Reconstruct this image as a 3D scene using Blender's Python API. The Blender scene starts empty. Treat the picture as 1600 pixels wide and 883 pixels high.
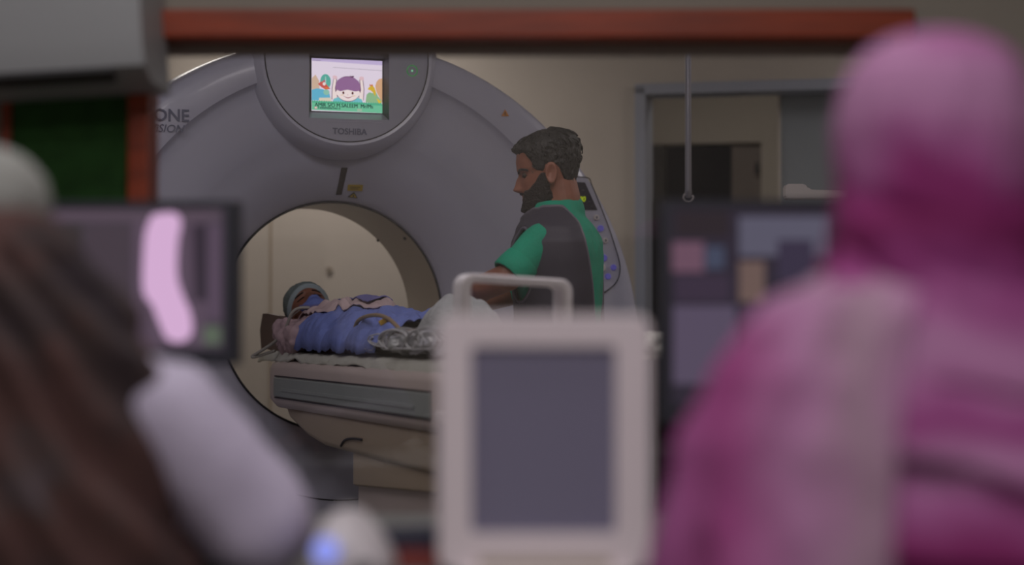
import bpy, bmesh, math, random
from mathutils import Vector, Matrix, noise
random.seed(7)
S = bpy.context.scene
C = S.collection
PI = math.pi
R = math.radians

# ------------------------------------------------------------------ camera
CAMZ, FPX, HORIZ = 1.025, 3200.0, 505.0
PITCH = math.atan((HORIZ - 441.5) / FPX)
cd = bpy.data.cameras.new('camera'); cam = bpy.data.objects.new('camera', cd); C.objects.link(cam)
cam.location = (0, 0, CAMZ); cam.rotation_euler = (PI/2 + PITCH, 0, 0)
cd.sensor_width = 36; cd.lens = FPX/1600*36; cd.clip_end = 60; cd.clip_start = .05
cd.dof.use_dof = True; cd.dof.focus_distance = 6.62; cd.dof.aperture_fstop = 1.42
S.camera = cam
# ------------------------------------------------------------------ world, lamps, exposure
w = bpy.data.worlds.new('world'); S.world = w; w.use_nodes = True
w.node_tree.nodes['Background'].inputs[0].default_value = (.5, .5, .55, 1)
w.node_tree.nodes['Background'].inputs[1].default_value = .02
S.view_settings.view_transform = 'Standard'; S.view_settings.look = 'None'
S.view_settings.exposure = 0.0; S.view_settings.gamma = 1.0; S.view_settings.use_curve_mapping = False

def lamp(name, loc, size, power, col, rot=(0, 0, 0)):
    d = bpy.data.lights.new(name, 'AREA'); d.shape = 'RECTANGLE'; d.size, d.size_y = size
    d.energy = power; d.color = col
    o = bpy.data.objects.new(name, d); o.location = loc; o.rotation_euler = rot; C.objects.link(o)
lamp('scan_room_ceiling_lamp', (.6, 4.75, 2.66), (1.2, .6), 18, (1, .95, 1))
lamp('scan_room_ceiling_lamp', (-1.5, 5.2, 2.66), (1.2, .6), 12, (1, .95, 1))
lamp('scan_room_ceiling_lamp', (2.2, 7.6, 2.66), (.6, 1.2), 16, (1, .95, .98))
lamp('scan_room_ceiling_lamp', (-1.2, 9.2, 2.66), (1.2, .6), 17, (1, .95, .92))
lamp('corridor_ceiling_lamp', (1.1, 10.2, 2.62), (.6, .3), 5, (1, .95, .9))
lamp('scan_room_downlight', (-.55, 4.7, 2.64), (.1, .1), 3, (1, .97, 1))
lamp('far_room_fill', (1.6, 13.0, 2.6), (.4, .4), 1.2, (.85, .88, 1))  # dim fill added to brighten the dark far room, no fixture there
lamp('control_room_area_light', (-.3, -.9, 2.66), (1.2, .6), 42, (1, .95, 1))  # unseen light added behind the camera to brighten the console frame
lamp('control_room_area_light', (.2, .9, 2.66), (1.2, .6), 16, (1, .95, 1))
lamp('control_room_area_light', (-.3, 2.5, 2.66), (1.2, .6), 12, (1, .96, .98))  # second unseen light, added to lift the underlit window wall

# ------------------------------------------------------------------ helpers
def ray(px, py):
    dx, dy = (px-800)/FPX, (441.5-py)/FPX
    c, s = math.cos(PITCH), math.sin(PITCH)
    return Vector((dx, c - dy*s, s + dy*c))
def at(px, py, Y):
    r = ray(px, py); return Vector((0, 0, CAMZ)) + r*(Y/r.y)
def hit(px, py, P, n):
    r = ray(px, py); o = Vector((0, 0, CAMZ)); P = Vector(P); n = Vector(n)
    return o + r*((P-o).dot(n)/r.dot(n))
def lin(c):
    return tuple(((v/255)/12.92 if v/255 <= .04045 else ((v/255+.055)/1.055)**2.4) for v in c)
def sst(a, b, x):
    t = min(1, max(0, (x-a)/(b-a))); return t*t*(3-2*t)
def interp(tab, x):
    if x <= tab[0][0]: return tab[0][1:]
    for a, b in zip(tab, tab[1:]):
        if x <= b[0]:
            t = (x-a[0])/(b[0]-a[0]); t = t*t*(3-2*t)*.5 + t*.5
            return tuple(p+(q-p)*t for p, q in zip(a[1:], b[1:]))
    return tab[-1][1:]

def mat(name, col, rough=.5, var=0., vscale=8., bump=0., bscale=60., metal=0., coat=0., emit=None, estr=1., stretch=None, sub=0.):
    m = bpy.data.materials.new(name); m.use_nodes = True
    nt = m.node_tree; p = nt.nodes['Principled BSDF']
    L = lin(col); p.inputs['Base Color'].default_value = (*L, 1)
    p.inputs['Roughness'].default_value = rough; p.inputs['Metallic'].default_value = metal
    p.inputs['Coat Weight'].default_value = coat
    if coat: p.inputs['Coat Roughness'].default_value = .12
    if sub: p.inputs['Subsurface Weight'].default_value = sub; p.inputs['Subsurface Radius'].default_value = (.01, .004, .002)
    if emit:
        p.inputs['Emission Color'].default_value = (*lin(emit), 1); p.inputs['Emission Strength'].default_value = estr
    if var or bump:
        tc = nt.nodes.new('ShaderNodeTexCoord'); mp = nt.nodes.new('ShaderNodeMapping')
        nt.links.new(tc.outputs['Object'], mp.inputs[0])
        if stretch: mp.inputs['Scale'].default_value = stretch
    if var:
        n = nt.nodes.new('ShaderNodeTexNoise'); n.inputs['Scale'].default_value = vscale; n.inputs['Detail'].default_value = 4
        cr = nt.nodes.new('ShaderNodeValToRGB'); nt.links.new(mp.outputs[0], n.inputs[0])
        cr.color_ramp.elements[0].position = .3; cr.color_ramp.elements[1].position = .7
        cr.color_ramp.elements[0].color = (*[max(0, c*(1-var)) for c in L], 1)
        cr.color_ramp.elements[1].color = (*[min(1, c*(1+var)) for c in L], 1)
        nt.links.new(n.outputs[0], cr.inputs[0]); nt.links.new(cr.outputs[0], p.inputs['Base Color'])
    if bump:
        n = nt.nodes.new('ShaderNodeTexNoise'); n.inputs['Scale'].default_value = bscale; n.inputs['Detail'].default_value = 3
        b = nt.nodes.new('ShaderNodeBump'); b.inputs['Strength'].default_value = bump; b.inputs['Distance'].default_value = .01
        nt.links.new(mp.outputs[0], n.inputs[0]); nt.links.new(n.outputs[0], b.inputs['Height']); nt.links.new(b.outputs[0], p.inputs['Normal'])
    return m
def glow(name, col, s=1.):
    m = bpy.data.materials.new(name); m.use_nodes = True; nt = m.node_tree; nt.nodes.remove(nt.nodes['Principled BSDF'])
    e = nt.nodes.new('ShaderNodeEmission'); e.inputs[0].default_value = (*lin(col), 1); e.inputs[1].default_value = s
    nt.links.new(e.outputs[0], nt.nodes['Material Output'].inputs[0]); return m

def link_mesh(name, me, m, parent=None, smooth=False):
    o = bpy.data.objects.new(name, me); C.objects.link(o)
    if m: me.materials.append(m)
    if smooth:
        for p in me.polygons: p.use_smooth = True
    if parent: o.parent = parent
    return o
def obj(name, bm, m, parent=None, smooth=False, angle=None):
    bmesh.ops.recalc_face_normals(bm, faces=bm.faces)
    me = bpy.data.meshes.new(name); bm.to_mesh(me); bm.free()
    o = link_mesh(name, me, m, parent, smooth or angle is not None)
    if angle is not None:
        try: me.set_sharp_from_angle(angle=R(angle))
        except Exception: pass
    return o
def tag(o, label, cat=None, group=None, kind=None):
    o['label'] = label
    if cat: o['category'] = cat
    if group: o['group'] = group
    if kind: o['kind'] = kind
    return o
def thing(name, label, cat, loc=(0, 0, 0), rz=0, group=None):
    o = bpy.data.objects.new(name, None); C.objects.link(o); o.location = loc; o.rotation_euler = (0, 0, rz)
    o.empty_display_size = .1
    return tag(o, label, cat, group)
def struct(o): o['kind'] = 'structure'; return o

def box(bm, c, s, bev=0, seg=2, rot=None):
    r = bmesh.ops.create_cube(bm, size=1)
    vs = r['verts']
    M = Matrix.Translation(c) @ (rot.to_4x4() if rot else Matrix()) @ Matrix.Diagonal((*s, 1))
    bmesh.ops.transform(bm, matrix=M, verts=vs)
    if bev:
        es = list({e for v in vs for e in v.link_edges})
        bmesh.ops.bevel(bm, geom=es, offset=bev, segments=seg, profile=.6, affect='EDGES')
    return bm
def bx(c, s, bev=0, seg=2, rot=None): return box(bmesh.new(), c, s, bev, seg, rot)
def loft(bm, rings, cap=True, closed=True):
    vr = [[bm.verts.new(p) for p in r] for r in rings]
    n = len(vr[0])
    for a, b in zip(vr, vr[1:]):
        for i in range(n if closed else n-1):
            j = (i+1) % n
            bm.faces.new((a[i], a[j], b[j], b[i]))
    if cap:
        bm.faces.new(vr[0][::-1]); bm.faces.new(vr[-1])
    return vr
def tube_ring(p, d, r, n, up=None):
    d = d.normalized()
    u = Vector((0, 0, 1)) if abs(d.z) < .9 else Vector((1, 0, 0))
    a = d.cross(u).normalized(); b = d.cross(a)
    return [p + (a*math.cos(2*PI*i/n) + b*math.sin(2*PI*i/n))*r for i in range(n)]
def capsule(bm, p0, r0, p1, r1, n=16):
    p0, p1 = Vector(p0), Vector(p1); d = (p1-p0); d = d.normalized() if d.length > 1e-6 else Vector((0, 0, 1))
    rings = []
    for k in range(1, 5):
        a = k/5*PI/2; rings.append(tube_ring(p0 - d*r0*math.cos(a), d, r0*math.sin(a), n))
    rings.append(tube_ring(p0, d, r0, n)); rings.append(tube_ring(p1, d, r1, n))
    for k in range(4, 0, -1):
        a = k/5*PI/2; rings.append(tube_ring(p1 + d*r1*math.cos(a), d, r1*math.sin(a), n))
    loft(bm, rings)
def chain(bm, pts):
    for a, b in zip(pts, pts[1:]): capsule(bm, a[:3], a[3], b[:3], b[3])
def cyl(bm, p0, p1, r0, r1=None, n=24):
    p0, p1 = Vector(p0), Vector(p1); d = p1-p0
    loft(bm, [tube_ring(p0, d, r0, n), tube_ring(p1, d, r0 if r1 is None else r1, n)])
    return bm
def smooth_path(pts, k=8):
    pts = [Vector(p) for p in pts]; out = []
    P = [pts[0]] + pts + [pts[-1]]
    for i in range(1, len(P)-2):
        a, b, c, d = P[i-1:i+3]
        for j in range(k):
            t = j/k
            out.append(.5*((2*b)+(c-a)*t+(2*a-5*b+4*c-d)*t*t+(3*b-a-3*c+d)*t**3))
    out.append(pts[-1]); return out
def tube_path(bm, pts, r, n=8, k=8):
    P = smooth_path(pts, k); rings = []
    nrm = None
    for i, p in enumerate(P):
        d = (P[min(i+1, len(P)-1)]-P[max(i-1, 0)]).normalized()
        if nrm is None:
            nrm = d.orthogonal().normalized()
        nrm = (nrm - d*nrm.dot(d)).normalized(); b = d.cross(nrm)
        rings.append([p+(nrm*math.cos(2*PI*q/n)+b*math.sin(2*PI*q/n))*r for q in range(n)])
    loft(bm, rings); return bm
def prism(bm, pts, y0, y1):
    """polygon in x,z extruded along y"""
    a = [bm.verts.new((x, y0, z)) for x, z in pts]; b = [bm.verts.new((x, y1, z)) for x, z in pts]
    bm.faces.new(a); bm.faces.new(b[::-1]); n = len(pts)
    for i in range(n): bm.faces.new((a[i], b[i], b[(i+1) % n], a[(i+1) % n]))
    return bm
def ellipse(cx, cz, rx, rz, n=32, a0=0, a1=2*PI):
    return [(cx+rx*math.cos(a0+(a1-a0)*i/n), cz+rz*math.sin(a0+(a1-a0)*i/n)) for i in range(n if a1-a0 > 6.28 else n+1)]
def rrect(cx, cz, hw, hh, r, n=5):
    out = []
    for sx, sz, a in ((1, 1, 0), (-1, 1, PI/2), (-1, -1, PI), (1, -1, 3*PI/2)):
        for i in range(n+1):
            t = a+PI/2*i/n; out.append((cx+sx*(hw-r)+r*math.cos(t), cz+sz*(hh-r)+r*math.sin(t)))
    return out
def remesh(bm, voxel, smooth=4):
    bmesh.ops.recalc_face_normals(bm, faces=bm.faces)
    me = bpy.data.meshes.new('t'); bm.to_mesh(me); bm.free()
    o = bpy.data.objects.new('t', me); C.objects.link(o)
    m = o.modifiers.new('r', 'REMESH'); m.mode = 'VOXEL'; m.voxel_size = voxel
    s = o.modifiers.new('s', 'SMOOTH'); s.iterations = smooth; s.factor = .5
    dg = bpy.context.evaluated_depsgraph_get(); out = bpy.data.meshes.new_from_object(o.evaluated_get(dg))
    bpy.data.objects.remove(o); bpy.data.meshes.remove(me)
    for p in out.polygons: p.use_smooth = True
    return out
def wrinkle(me, amp, scale, stretch=(1, 1, 1), seed=0):
    s = Vector(stretch)
    me.update()
    nr = [v.normal.copy() for v in me.vertices]
    for v, n in zip(me.vertices, nr):
        q = Vector((v.co.x*s.x, v.co.y*s.y, v.co.z*s.z))*scale + Vector((seed, 0, 0))
        v.co += n*(amp*(noise.noise(q)+.5*noise.noise(q*2.1)))
def text_mesh(body, size, shear=0, extrude=.0006, bold=0, align='CENTER'):
    cu = bpy.data.curves.new('t', 'FONT'); cu.body = body; cu.size = size; cu.shear = shear; cu.extrude = extrude; cu.offset = bold
    cu.align_x = align; cu.align_y = 'CENTER'; cu.resolution_u = 3
    o = bpy.data.objects.new('t', cu); C.objects.link(o)
    dg = bpy.context.evaluated_depsgraph_get(); me = bpy.data.meshes.new_from_object(o.evaluated_get(dg))
    bpy.data.objects.remove(o); return me
def lettering(name, body, size, loc, m, parent, **k):
    me = text_mesh(body, size, **k); me.transform(Matrix.Rotation(PI/2, 4, 'X')); me.transform(Matrix.Translation(loc))
    return link_mesh(name, me, m, parent)

# ------------------------------------------------------------------ materials
M = {}
M['wall_ct'] = mat('beige_wall_paint', (196, 186, 176), .7, .04, 2, .04, 300)
M['wall_ctl'] = mat('grey_beige_wall_paint', (152, 144, 132), .75, .04, 2, .04, 300)
M['ceil'] = mat('white_ceiling', (205, 203, 200), .85, .02, 3)
M['floor'] = mat('grey_vinyl', (130, 132, 128), .35, .06, 6)
M['wood'] = mat('orange_brown_wood', (150, 56, 18), .45, .25, 5, .1, 40, stretch=(1, 12, 12))
M['door_frame'] = mat('blue_grey_frame_paint', (158, 162, 176), .45, .03, 5)
M['door_leaf'] = mat('pale_grey_door', (140, 146, 152), .5, .03, 4)
M['brown_leaf'] = mat('grey_brown_door', (128, 116, 112), .55, .05, 5)
M['dark_wall'] = mat('dark_room_shade', (50, 50, 64), .8)  # darkness of the unlit far room put into the wall colour
M['gantry'] = mat('white_scanner_plastic', (180, 180, 200), .34, .015, 1.5, 0, 60, coat=.3)
M['pod'] = mat('pale_blue_grey_plastic', (164, 164, 182), .4)
M['liner'] = mat('cream_bore_liner', (186, 174, 158), .4, .03, 2)
M['line'] = mat('dark_seam', (40, 38, 44), .6)
M['recess'] = mat('charcoal_recess', (58, 56, 58), .6)
M['letter'] = mat('slate_lettering', (108, 110, 132), .5)
M['slot'] = mat('dark_laser_window', (48, 42, 46), .25)
M['yellow'] = mat('yellow_label', (190, 160, 40), .5)
M['black'] = mat('black_print', (22, 22, 22), .5)
M['orange'] = mat('orange_label', (205, 130, 40), .5)
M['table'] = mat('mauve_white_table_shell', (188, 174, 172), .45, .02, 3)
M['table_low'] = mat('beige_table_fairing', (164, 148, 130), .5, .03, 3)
M['strip'] = mat('grey_green_side_rail', (136, 144, 144), .4, .03, 6)
M['sheet'] = mat('white_bed_sheet', (190, 190, 184), .85, .04, 12, .3, 90)
M['blue'] = mat('blue_drape', (104, 118, 184), .8, .1, 14, .25, 70)
M['mauve'] = mat('mauve_cloth', (168, 144, 152), .85, .1, 12, .25, 70)
M['greyblanket'] = mat('grey_blanket', (158, 160, 164), .9, .08, 16, .4, 80)
M['skin'] = mat('warm_brown_skin', (142, 90, 72), .5, .08, 30, .06, 300, sub=.08)
M['skin2'] = mat('dark_brown_skin', (128, 84, 68), .5, .08, 30, .06, 300, sub=.08)
M['hair'] = mat('dark_hair', (32, 30, 30), .5, .45, 60, .8, 90, stretch=(3, 1, .5))
M['beard'] = mat('black_beard', (26, 19, 19), .6, .4, 120, .8, 160)
M['lip'] = mat('lips', (120, 66, 60), .45)
M['eye'] = mat('dark_eye', (60, 44, 38), .2)
M['green'] = mat('teal_green_scrub', (8, 148, 118), .8, .08, 12, .2, 120)
M['lead'] = mat('charcoal_lead_apron', (58, 54, 68), .62, .08, 5, .3, 14)
M['piping'] = mat('grey_binding', (98, 94, 108), .5)
M['white_pl'] = mat('white_plastic', (205, 198, 200), .4, .02, 6)
M['cream_pl'] = mat('aged_cream_plastic', (232, 220, 222), .45, .03, 4)
M['dark_pl'] = mat('black_plastic', (42, 42, 52), .45, .05, 10)
M['steel'] = mat('brushed_steel', (150, 150, 162), .35, metal=.8)
M['dark_glass'] = mat('dark_screen_glass', (46, 46, 62), .16)
M['lcd'] = mat('switched_off_lcd', (124, 120, 142), .4)
M['tube_grey'] = mat('grey_tubing', (150, 146, 142), .35)
M['tube_clear'] = mat('milky_tubing', (182, 182, 186), .25)
M['tube_tan'] = mat('tan_tubing', (140, 118, 92), .4)
M['green_board'] = mat('dark_green_felt', (44, 84, 36), .95, .25, 20, .3, 200)
M['ac'] = mat('off_white_housing', (166, 167, 168), .5, .02, 3)
M['desk'] = mat('grey_laminate', (132, 132, 128), .45, .04, 8)
M['navy'] = mat('navy_cover', (36, 38, 60), .5)
M['red'] = mat('dull_red_card', (130, 52, 46), .6)
M['coat'] = mat('white_cotton_coat', (196, 186, 206), .85, .04, 6, .2, 60)
M['cap'] = mat('white_cotton_cap', (150, 150, 144), .85, .06, 10, .2, 80)
M['brown'] = mat('red_brown_shawl', (84, 54, 48), .9, .6, 4, .3, 50)
_r = [n for n in M['brown'].node_tree.nodes if n.type == 'VALTORGB'][0].color_ramp   # printed in dark plum, red brown and grey patches
_r.elements[0].position = .36; _r.elements[0].color = (*lin((50, 40, 44)), 1); _r.elements[1].position = .68; _r.elements[1].color = (*lin((98, 86, 92)), 1)
for _p, _c in ((.44, (60, 46, 44)), (.5, (80, 54, 50)), (.58, (86, 60, 55)), (.63, (80, 66, 64))): _r.elements.new(_p).color = (*lin(_c), 1)
M['chair'] = mat('black_upholstery', (34, 34, 38), .8)

# pink shawl dyed in soft bands of pale pink and magenta
def shawl_mat(name, vertical=False):
    m = bpy.data.materials.new(name); m.use_nodes = True; nt = m.node_tree; p = nt.nodes['Principled BSDF']
    p.inputs['Roughness'].default_value = .85
    N_ = nt.nodes.new; K = nt.links.new
    tc = N_('ShaderNodeTexCoord'); sp_ = N_('ShaderNodeSeparateXYZ'); K(tc.outputs['Object'], sp_.inputs[0])
    n = N_('ShaderNodeTexNoise'); n.inputs['Scale'].default_value = 7; n.inputs['Detail'].default_value = 2; K(tc.outputs['Object'], n.inputs[0])
    def math_(op, a, b):
        q = N_('ShaderNodeMath'); q.operation = op
        for k, v in enumerate((a, b)):
            if isinstance(v, (int, float)): q.inputs[k].default_value = v
            else: K(v, q.inputs[k])
        return q.outputs[0]
    nz_ = math_('MULTIPLY', math_('SUBTRACT', n.outputs[0], .5), .16 if not vertical else .10)
    if vertical: v = math_('ADD', sp_.outputs['X'], nz_)
    else: v = math_('ADD', math_('ADD', sp_.outputs['Z'], math_('MULTIPLY', sp_.outputs['X'], .16)), nz_)
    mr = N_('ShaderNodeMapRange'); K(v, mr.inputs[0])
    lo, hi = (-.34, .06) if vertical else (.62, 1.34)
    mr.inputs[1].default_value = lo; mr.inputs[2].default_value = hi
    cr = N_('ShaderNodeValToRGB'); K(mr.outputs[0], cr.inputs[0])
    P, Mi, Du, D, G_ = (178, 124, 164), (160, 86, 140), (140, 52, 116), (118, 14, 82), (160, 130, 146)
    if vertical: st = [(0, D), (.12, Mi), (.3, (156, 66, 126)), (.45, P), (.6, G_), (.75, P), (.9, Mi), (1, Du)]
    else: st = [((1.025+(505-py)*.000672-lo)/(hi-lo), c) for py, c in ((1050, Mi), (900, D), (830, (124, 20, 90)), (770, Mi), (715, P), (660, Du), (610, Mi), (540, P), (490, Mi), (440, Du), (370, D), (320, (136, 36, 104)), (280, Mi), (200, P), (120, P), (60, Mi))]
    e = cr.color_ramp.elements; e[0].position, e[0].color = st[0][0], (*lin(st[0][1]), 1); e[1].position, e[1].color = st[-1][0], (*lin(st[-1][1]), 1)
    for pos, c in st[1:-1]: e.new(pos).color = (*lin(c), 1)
    K(cr.outputs[0], p.inputs['Base Color']); return m
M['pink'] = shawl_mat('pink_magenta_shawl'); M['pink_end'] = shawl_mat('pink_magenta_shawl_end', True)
def glass_mat():
    m = bpy.data.materials.new('clear_lead_glass'); m.use_nodes = True; nt = m.node_tree; nt.nodes.remove(nt.nodes['Principled BSDF'])
    t = nt.nodes.new('ShaderNodeBsdfTransparent'); t.inputs[0].default_value = (.93, .92, .9, 1)
    g = nt.nodes.new('ShaderNodeBsdfGlossy'); g.inputs['Roughness'].default_value = .03
    mx = nt.nodes.new('ShaderNodeMixShader'); fr = nt.nodes.new('ShaderNodeFresnel'); fr.inputs[0].default_value = 1.5
    nt.links.new(fr.outputs[0], mx.inputs[0]); nt.links.new(t.outputs[0], mx.inputs[1]); nt.links.new(g.outputs[0], mx.inputs[2])
    nt.links.new(mx.outputs[0], nt.nodes['Material Output'].inputs[0]); return m
M['glass'] = glass_mat()

# ------------------------------------------------------------------ setting
def slab(name, lo, hi, m):
    lo, hi = Vector(lo), Vector(hi)
    return struct(obj(name, bx((lo+hi)/2, hi-lo), m))
HC = 2.7
slab('floor', (-3.7, -2.2, -.1), (3.7, 14.2, 0), M['floor'])
slab('ceiling', (-3.7, -2.2, HC), (3.7, 14.2, HC+.1), M['ceil'])
slab('wall_left', (-3.7, -2.2, 0), (-3.5, 14.2, HC), M['wall_ct'])
slab('wall_right', (3.5, -2.2, 0), (3.7, 14.2, HC), M['wall_ct'])
slab('wall_rear', (-3.5, -2.2, 0), (3.5, -2.0, HC), M['wall_ctl'])
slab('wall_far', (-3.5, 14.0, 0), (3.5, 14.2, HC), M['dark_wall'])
# partition wall with the viewing window
WY = 4.0
wl, wr = at(221, 300, WY).x, at(1405, 300, WY).x
wt, wb = at(800, 37, WY).z, .60
bm = bmesh.new()
for lo, hi in (((-3.5, 0), (wl, HC)), ((wr, 0), (3.5, HC)), ((wl, wt), (wr, HC)), ((wl, 0), (wr, wb))):
    box(bm, ((lo[0]+hi[0])/2, WY+.06, (lo[1]+hi[1])/2), (hi[0]-lo[0], .12, hi[1]-lo[1]))
struct(obj('wall_partition', bm, M['wall_ctl']))
win = struct(thing('window_1', 'wide control room viewing window in an orange brown wooden frame', None))
fw = .056
for nm, c, s in (('top_rail', ((wl+wr)/2, 0, wt-.005), (wr-wl+.05, 0, fw)), ('bottom_rail', ((wl+wr)/2, 0, wb), (wr-wl+.05, 0, fw)),
                 ('side_jamb', (wl, 0, (wt+wb)/2), (.042, 0, wt-wb-fw)), ('side_jamb', (wr, 0, (wt+wb)/2), (.042, 0, wt-wb-fw))):
    obj(nm, bx((c[0], WY+.015, c[2]), (s[0], .115, s[2]), .006), M['wood'], win)
# grey glazing bead inside the frame
bead = mat('grey_brown_glazing_bead', (150, 138, 128), .5)
ins = fw/2
obj('glazing_bead', bx(((wl+wr)/2, WY+.06, wt-ins-.012), (wr-wl-.05, .03, .03), .003), bead, win)
obj('pane', bx(((wl+wr)/2, WY+.07, (wt+wb)/2), (wr-wl-.02, .012, wt-wb-.05)), M['glass'], win)

# back wall of the scan room (set askew), with a doorway
Q = at(1100, 505, 9.5); Q.z = 0; TILT = R(-14)
T = Vector((math.cos(TILT), math.sin(TILT), 0)); N = Vector((-math.sin(TILT), math.cos(TILT), 0))
def on_wall(px, py, off=0):
    h = hit(px, py, Q+N*off, N); return (h-Q).dot(T), h.z
def wall_obj(name, holes_x, top, s0, s1, off, th, m):
    a, b = holes_x; bm = bmesh.new()
    for x0, x1, z0, z1 in ((s0, a, 0, HC), (b, s1, 0, HC), (a, b, top, HC)):
        box(bm, ((x0+x1)/2, off+th/2, (z0+z1)/2), (x1-x0, th, z1-z0))
    o = struct(obj(name, bm, m)); o.location = Q; o.rotation_euler.z = TILT; return o
dl, dt = on_wall(1003, 141); dr = dl+1.28
wall_obj('wall_back', (dl, dr), dt, -4.52, 2.68, 0, .14, M['wall_ct'])
door = struct(thing('door_1', 'blue grey framed doorway in the beige back wall right of the scanner', None, Q, TILT))
for c, s in (((dl, .05, dt/2), (.05, .2, dt+.025)), ((dr, .05, dt/2), (.05, .2, dt+.025))):
    obj('door_jamb', bx(c, s, .004), M['door_frame'], door)
obj('door_head', bx(((dl+dr)/2, .05, dt), (dr-dl+.05, .2, .05), .004), M['door_frame'], door)
ll = on_wall(1217, 200, .16)[0]
lf = obj('sliding_leaf', bx(((ll+dr)/2+.1, .175, dt/2), (dr+.2-ll, .04, dt+.08), .003), M['door_leaf'], door)
obj('leaf_edge', bx((ll+.004, .17, dt/2), (.012, .056, dt+.08), .002), M['wall_ct'], lf)
# narrow seam batten on the back wall, seen through the bore
sx = on_wall(423, 440)[0]
struct(obj('trim_1', bx((0, -.004, 1.3), (.012, .012, 2.6), .002), mat('seam_cover', (176, 162, 146), .6))).location = Q+T*sx
bpy.data.objects['trim_1'].rotation_euler.z = TILT
cp = on_wall(515, 422)
o = struct(obj('trim_2', cyl(bmesh.new(), (0, 0, 0), (0, -.012, 0), .016), mat('socket_cover', (150, 138, 126), .5))); o.location = Q+T*cp[0]+Vector((0, 0, cp[1])); o.rotation_euler.z = TILT
# corridor wall beyond with a second dark doorway
OFF = 2.0
d2l, d2t = on_wall(1002, 226, OFF); d2r = on_wall(1189, 226, OFF)[0]
wall_obj('wall_corridor', (d2l, d2r), d2t, -3.8, 2.1, OFF, .12, M['wall_ct'])
door2 = struct(thing('door_2', 'dark doorway across the corridor with a grey brown leaf', None, Q, TILT))
s2 = on_wall(1141, 226, OFF)[0]
lf2 = obj('door_leaf', bx(((s2+d2r)/2, OFF+.07, d2t/2), (d2r-s2, .045, d2t), .003), M['brown_leaf'], door2)
obj('door_handle', bx((d2r-.025, OFF+.03, on_wall(1183, 262, OFF)[1]), (.02, .04, .06), .005), M['dark_pl'], lf2)
obj('door_jamb', bx((d2l+.08, OFF+.06, d2t/2), (.1, .09, d2t), .004), M['recess'], door2)

# ------------------------------------------------------------------ CT scanner
GY = 7.3; YAW = R(20)
P0 = at(520, 494, GY); ZB = P0.z; P0.z = 0
GT = Vector((math.cos(YAW), math.sin(YAW), 0)); GN = Vector((-math.sin(YAW), math.cos(YAW), 0))
def G(x, y, z): return P0 + GT*x + GN*y + Vector((0, 0, z))
def g_at(px, py, y):
    """pixel -> local (x, z) on the scanner plane at local depth y"""
    h = hit(px, py, P0+GN*y, GN); return (h-P0).dot(GT), h.z
ct = thing('ct_scanner', 'large white ring shaped CT scanner with lit display above its bore', 'scanner', P0, YAW)
PROF = [(.409, .0, 0), (.412, -.012, 0), (.43, -.034, 0), (.47, -.075, 0), (.52, -.118, 0), (.57, -.145, 0), (.638, -.168, 0), (.645, -.172, 0), (.72, -.186, 0),
        (.80, -.196, 0), (.838, -.198, 0), (.852, -.205, 0), (.866, -.221, -.006), (.90, -.224, -.022), (1.03, -.222, -.095), (1.075, -.212, -.12), (1.105, -.19, -.14), (1.125, -.15, -.152),
        (1.136, -.10, -.158), (1.14, -.04, -.16), (1.14, .55, -.16), (1.12, .66, -.155), (1.05, .72, -.11), (.66, .76, 0), (.55, .65, 0), (.44, .47, 0), (.409, .405, 0)]
def surf_y(r):
    for a, b in zip(PROF[:20], PROF[1:20]):
        if r <= b[0]: return a[1]+(b[1]-a[1])*max(0, (r-a[0])/(b[0]-a[0]))
    return -.15
def gring(r, y, cz, n=160):
    out = []
    for i in range(n):
        a = 2*PI*i/n; z = ZB+cz+r*math.sin(a); out.append(Vector((r*math.cos(a), y, max(z, .012 if r > .9 else .03))))
    return out
bm = bmesh.new(); rings = [gring(*p) for p in PROF]
vr = loft(bm, rings, cap=False)
for f in [f for f in bm.faces if f.calc_center_median().y < -.1 and math.hypot(f.calc_center_median().x, f.calc_center_median().z-ZB-.88) < .27]: bm.faces.remove(f)   # opening that the display pod fills
hs = obj('housing', bm, M['gantry'], ct, angle=38)
# bore liner
bm = bmesh.new(); loft(bm, [gring(r, y, 0) for r, y in ((.406, -.002), (.403, .02), (.403, .39), (.408, .41))], cap=False)
ln = obj('bore_liner', bm, M['liner'], ct, angle=50)
bm = bmesh.new(); loft(bm, [gring(r, y, 0) for r, y in ((.402, -.006), (.4065, -.009), (.409, -.004), (.404, .004), (.402, -.006))], cap=False)
obj('bore_seam', bm, M['line'], ln, smooth=True)
for px, py, rr in ((637, 368, .006), (592, 374, .005)):   # small studs on the liner
    x, z = g_at(px, py, .05 if px > 600 else .38)
    a = math.atan2(z-ZB, x); yy = .05 if px > 600 else .38
    obj('liner_stud', cyl(bmesh.new(), (.404*math.cos(a), yy, ZB+.404*math.sin(a)), (.396*math.cos(a), yy, ZB+.396*math.sin(a)), rr, n=10), M['line'], ln)
# lower panel edge crease
bm = bmesh.new()
pts = [(.641*math.cos(a), -.171, ZB+.641*math.sin(a)) for a in [R(200+140*i/40) for i in range(41)]]
tube_path(bm, pts, .0025, 6, 2); obj('lower_panel_seam', bm, M['line'], ct, smooth=True)

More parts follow.
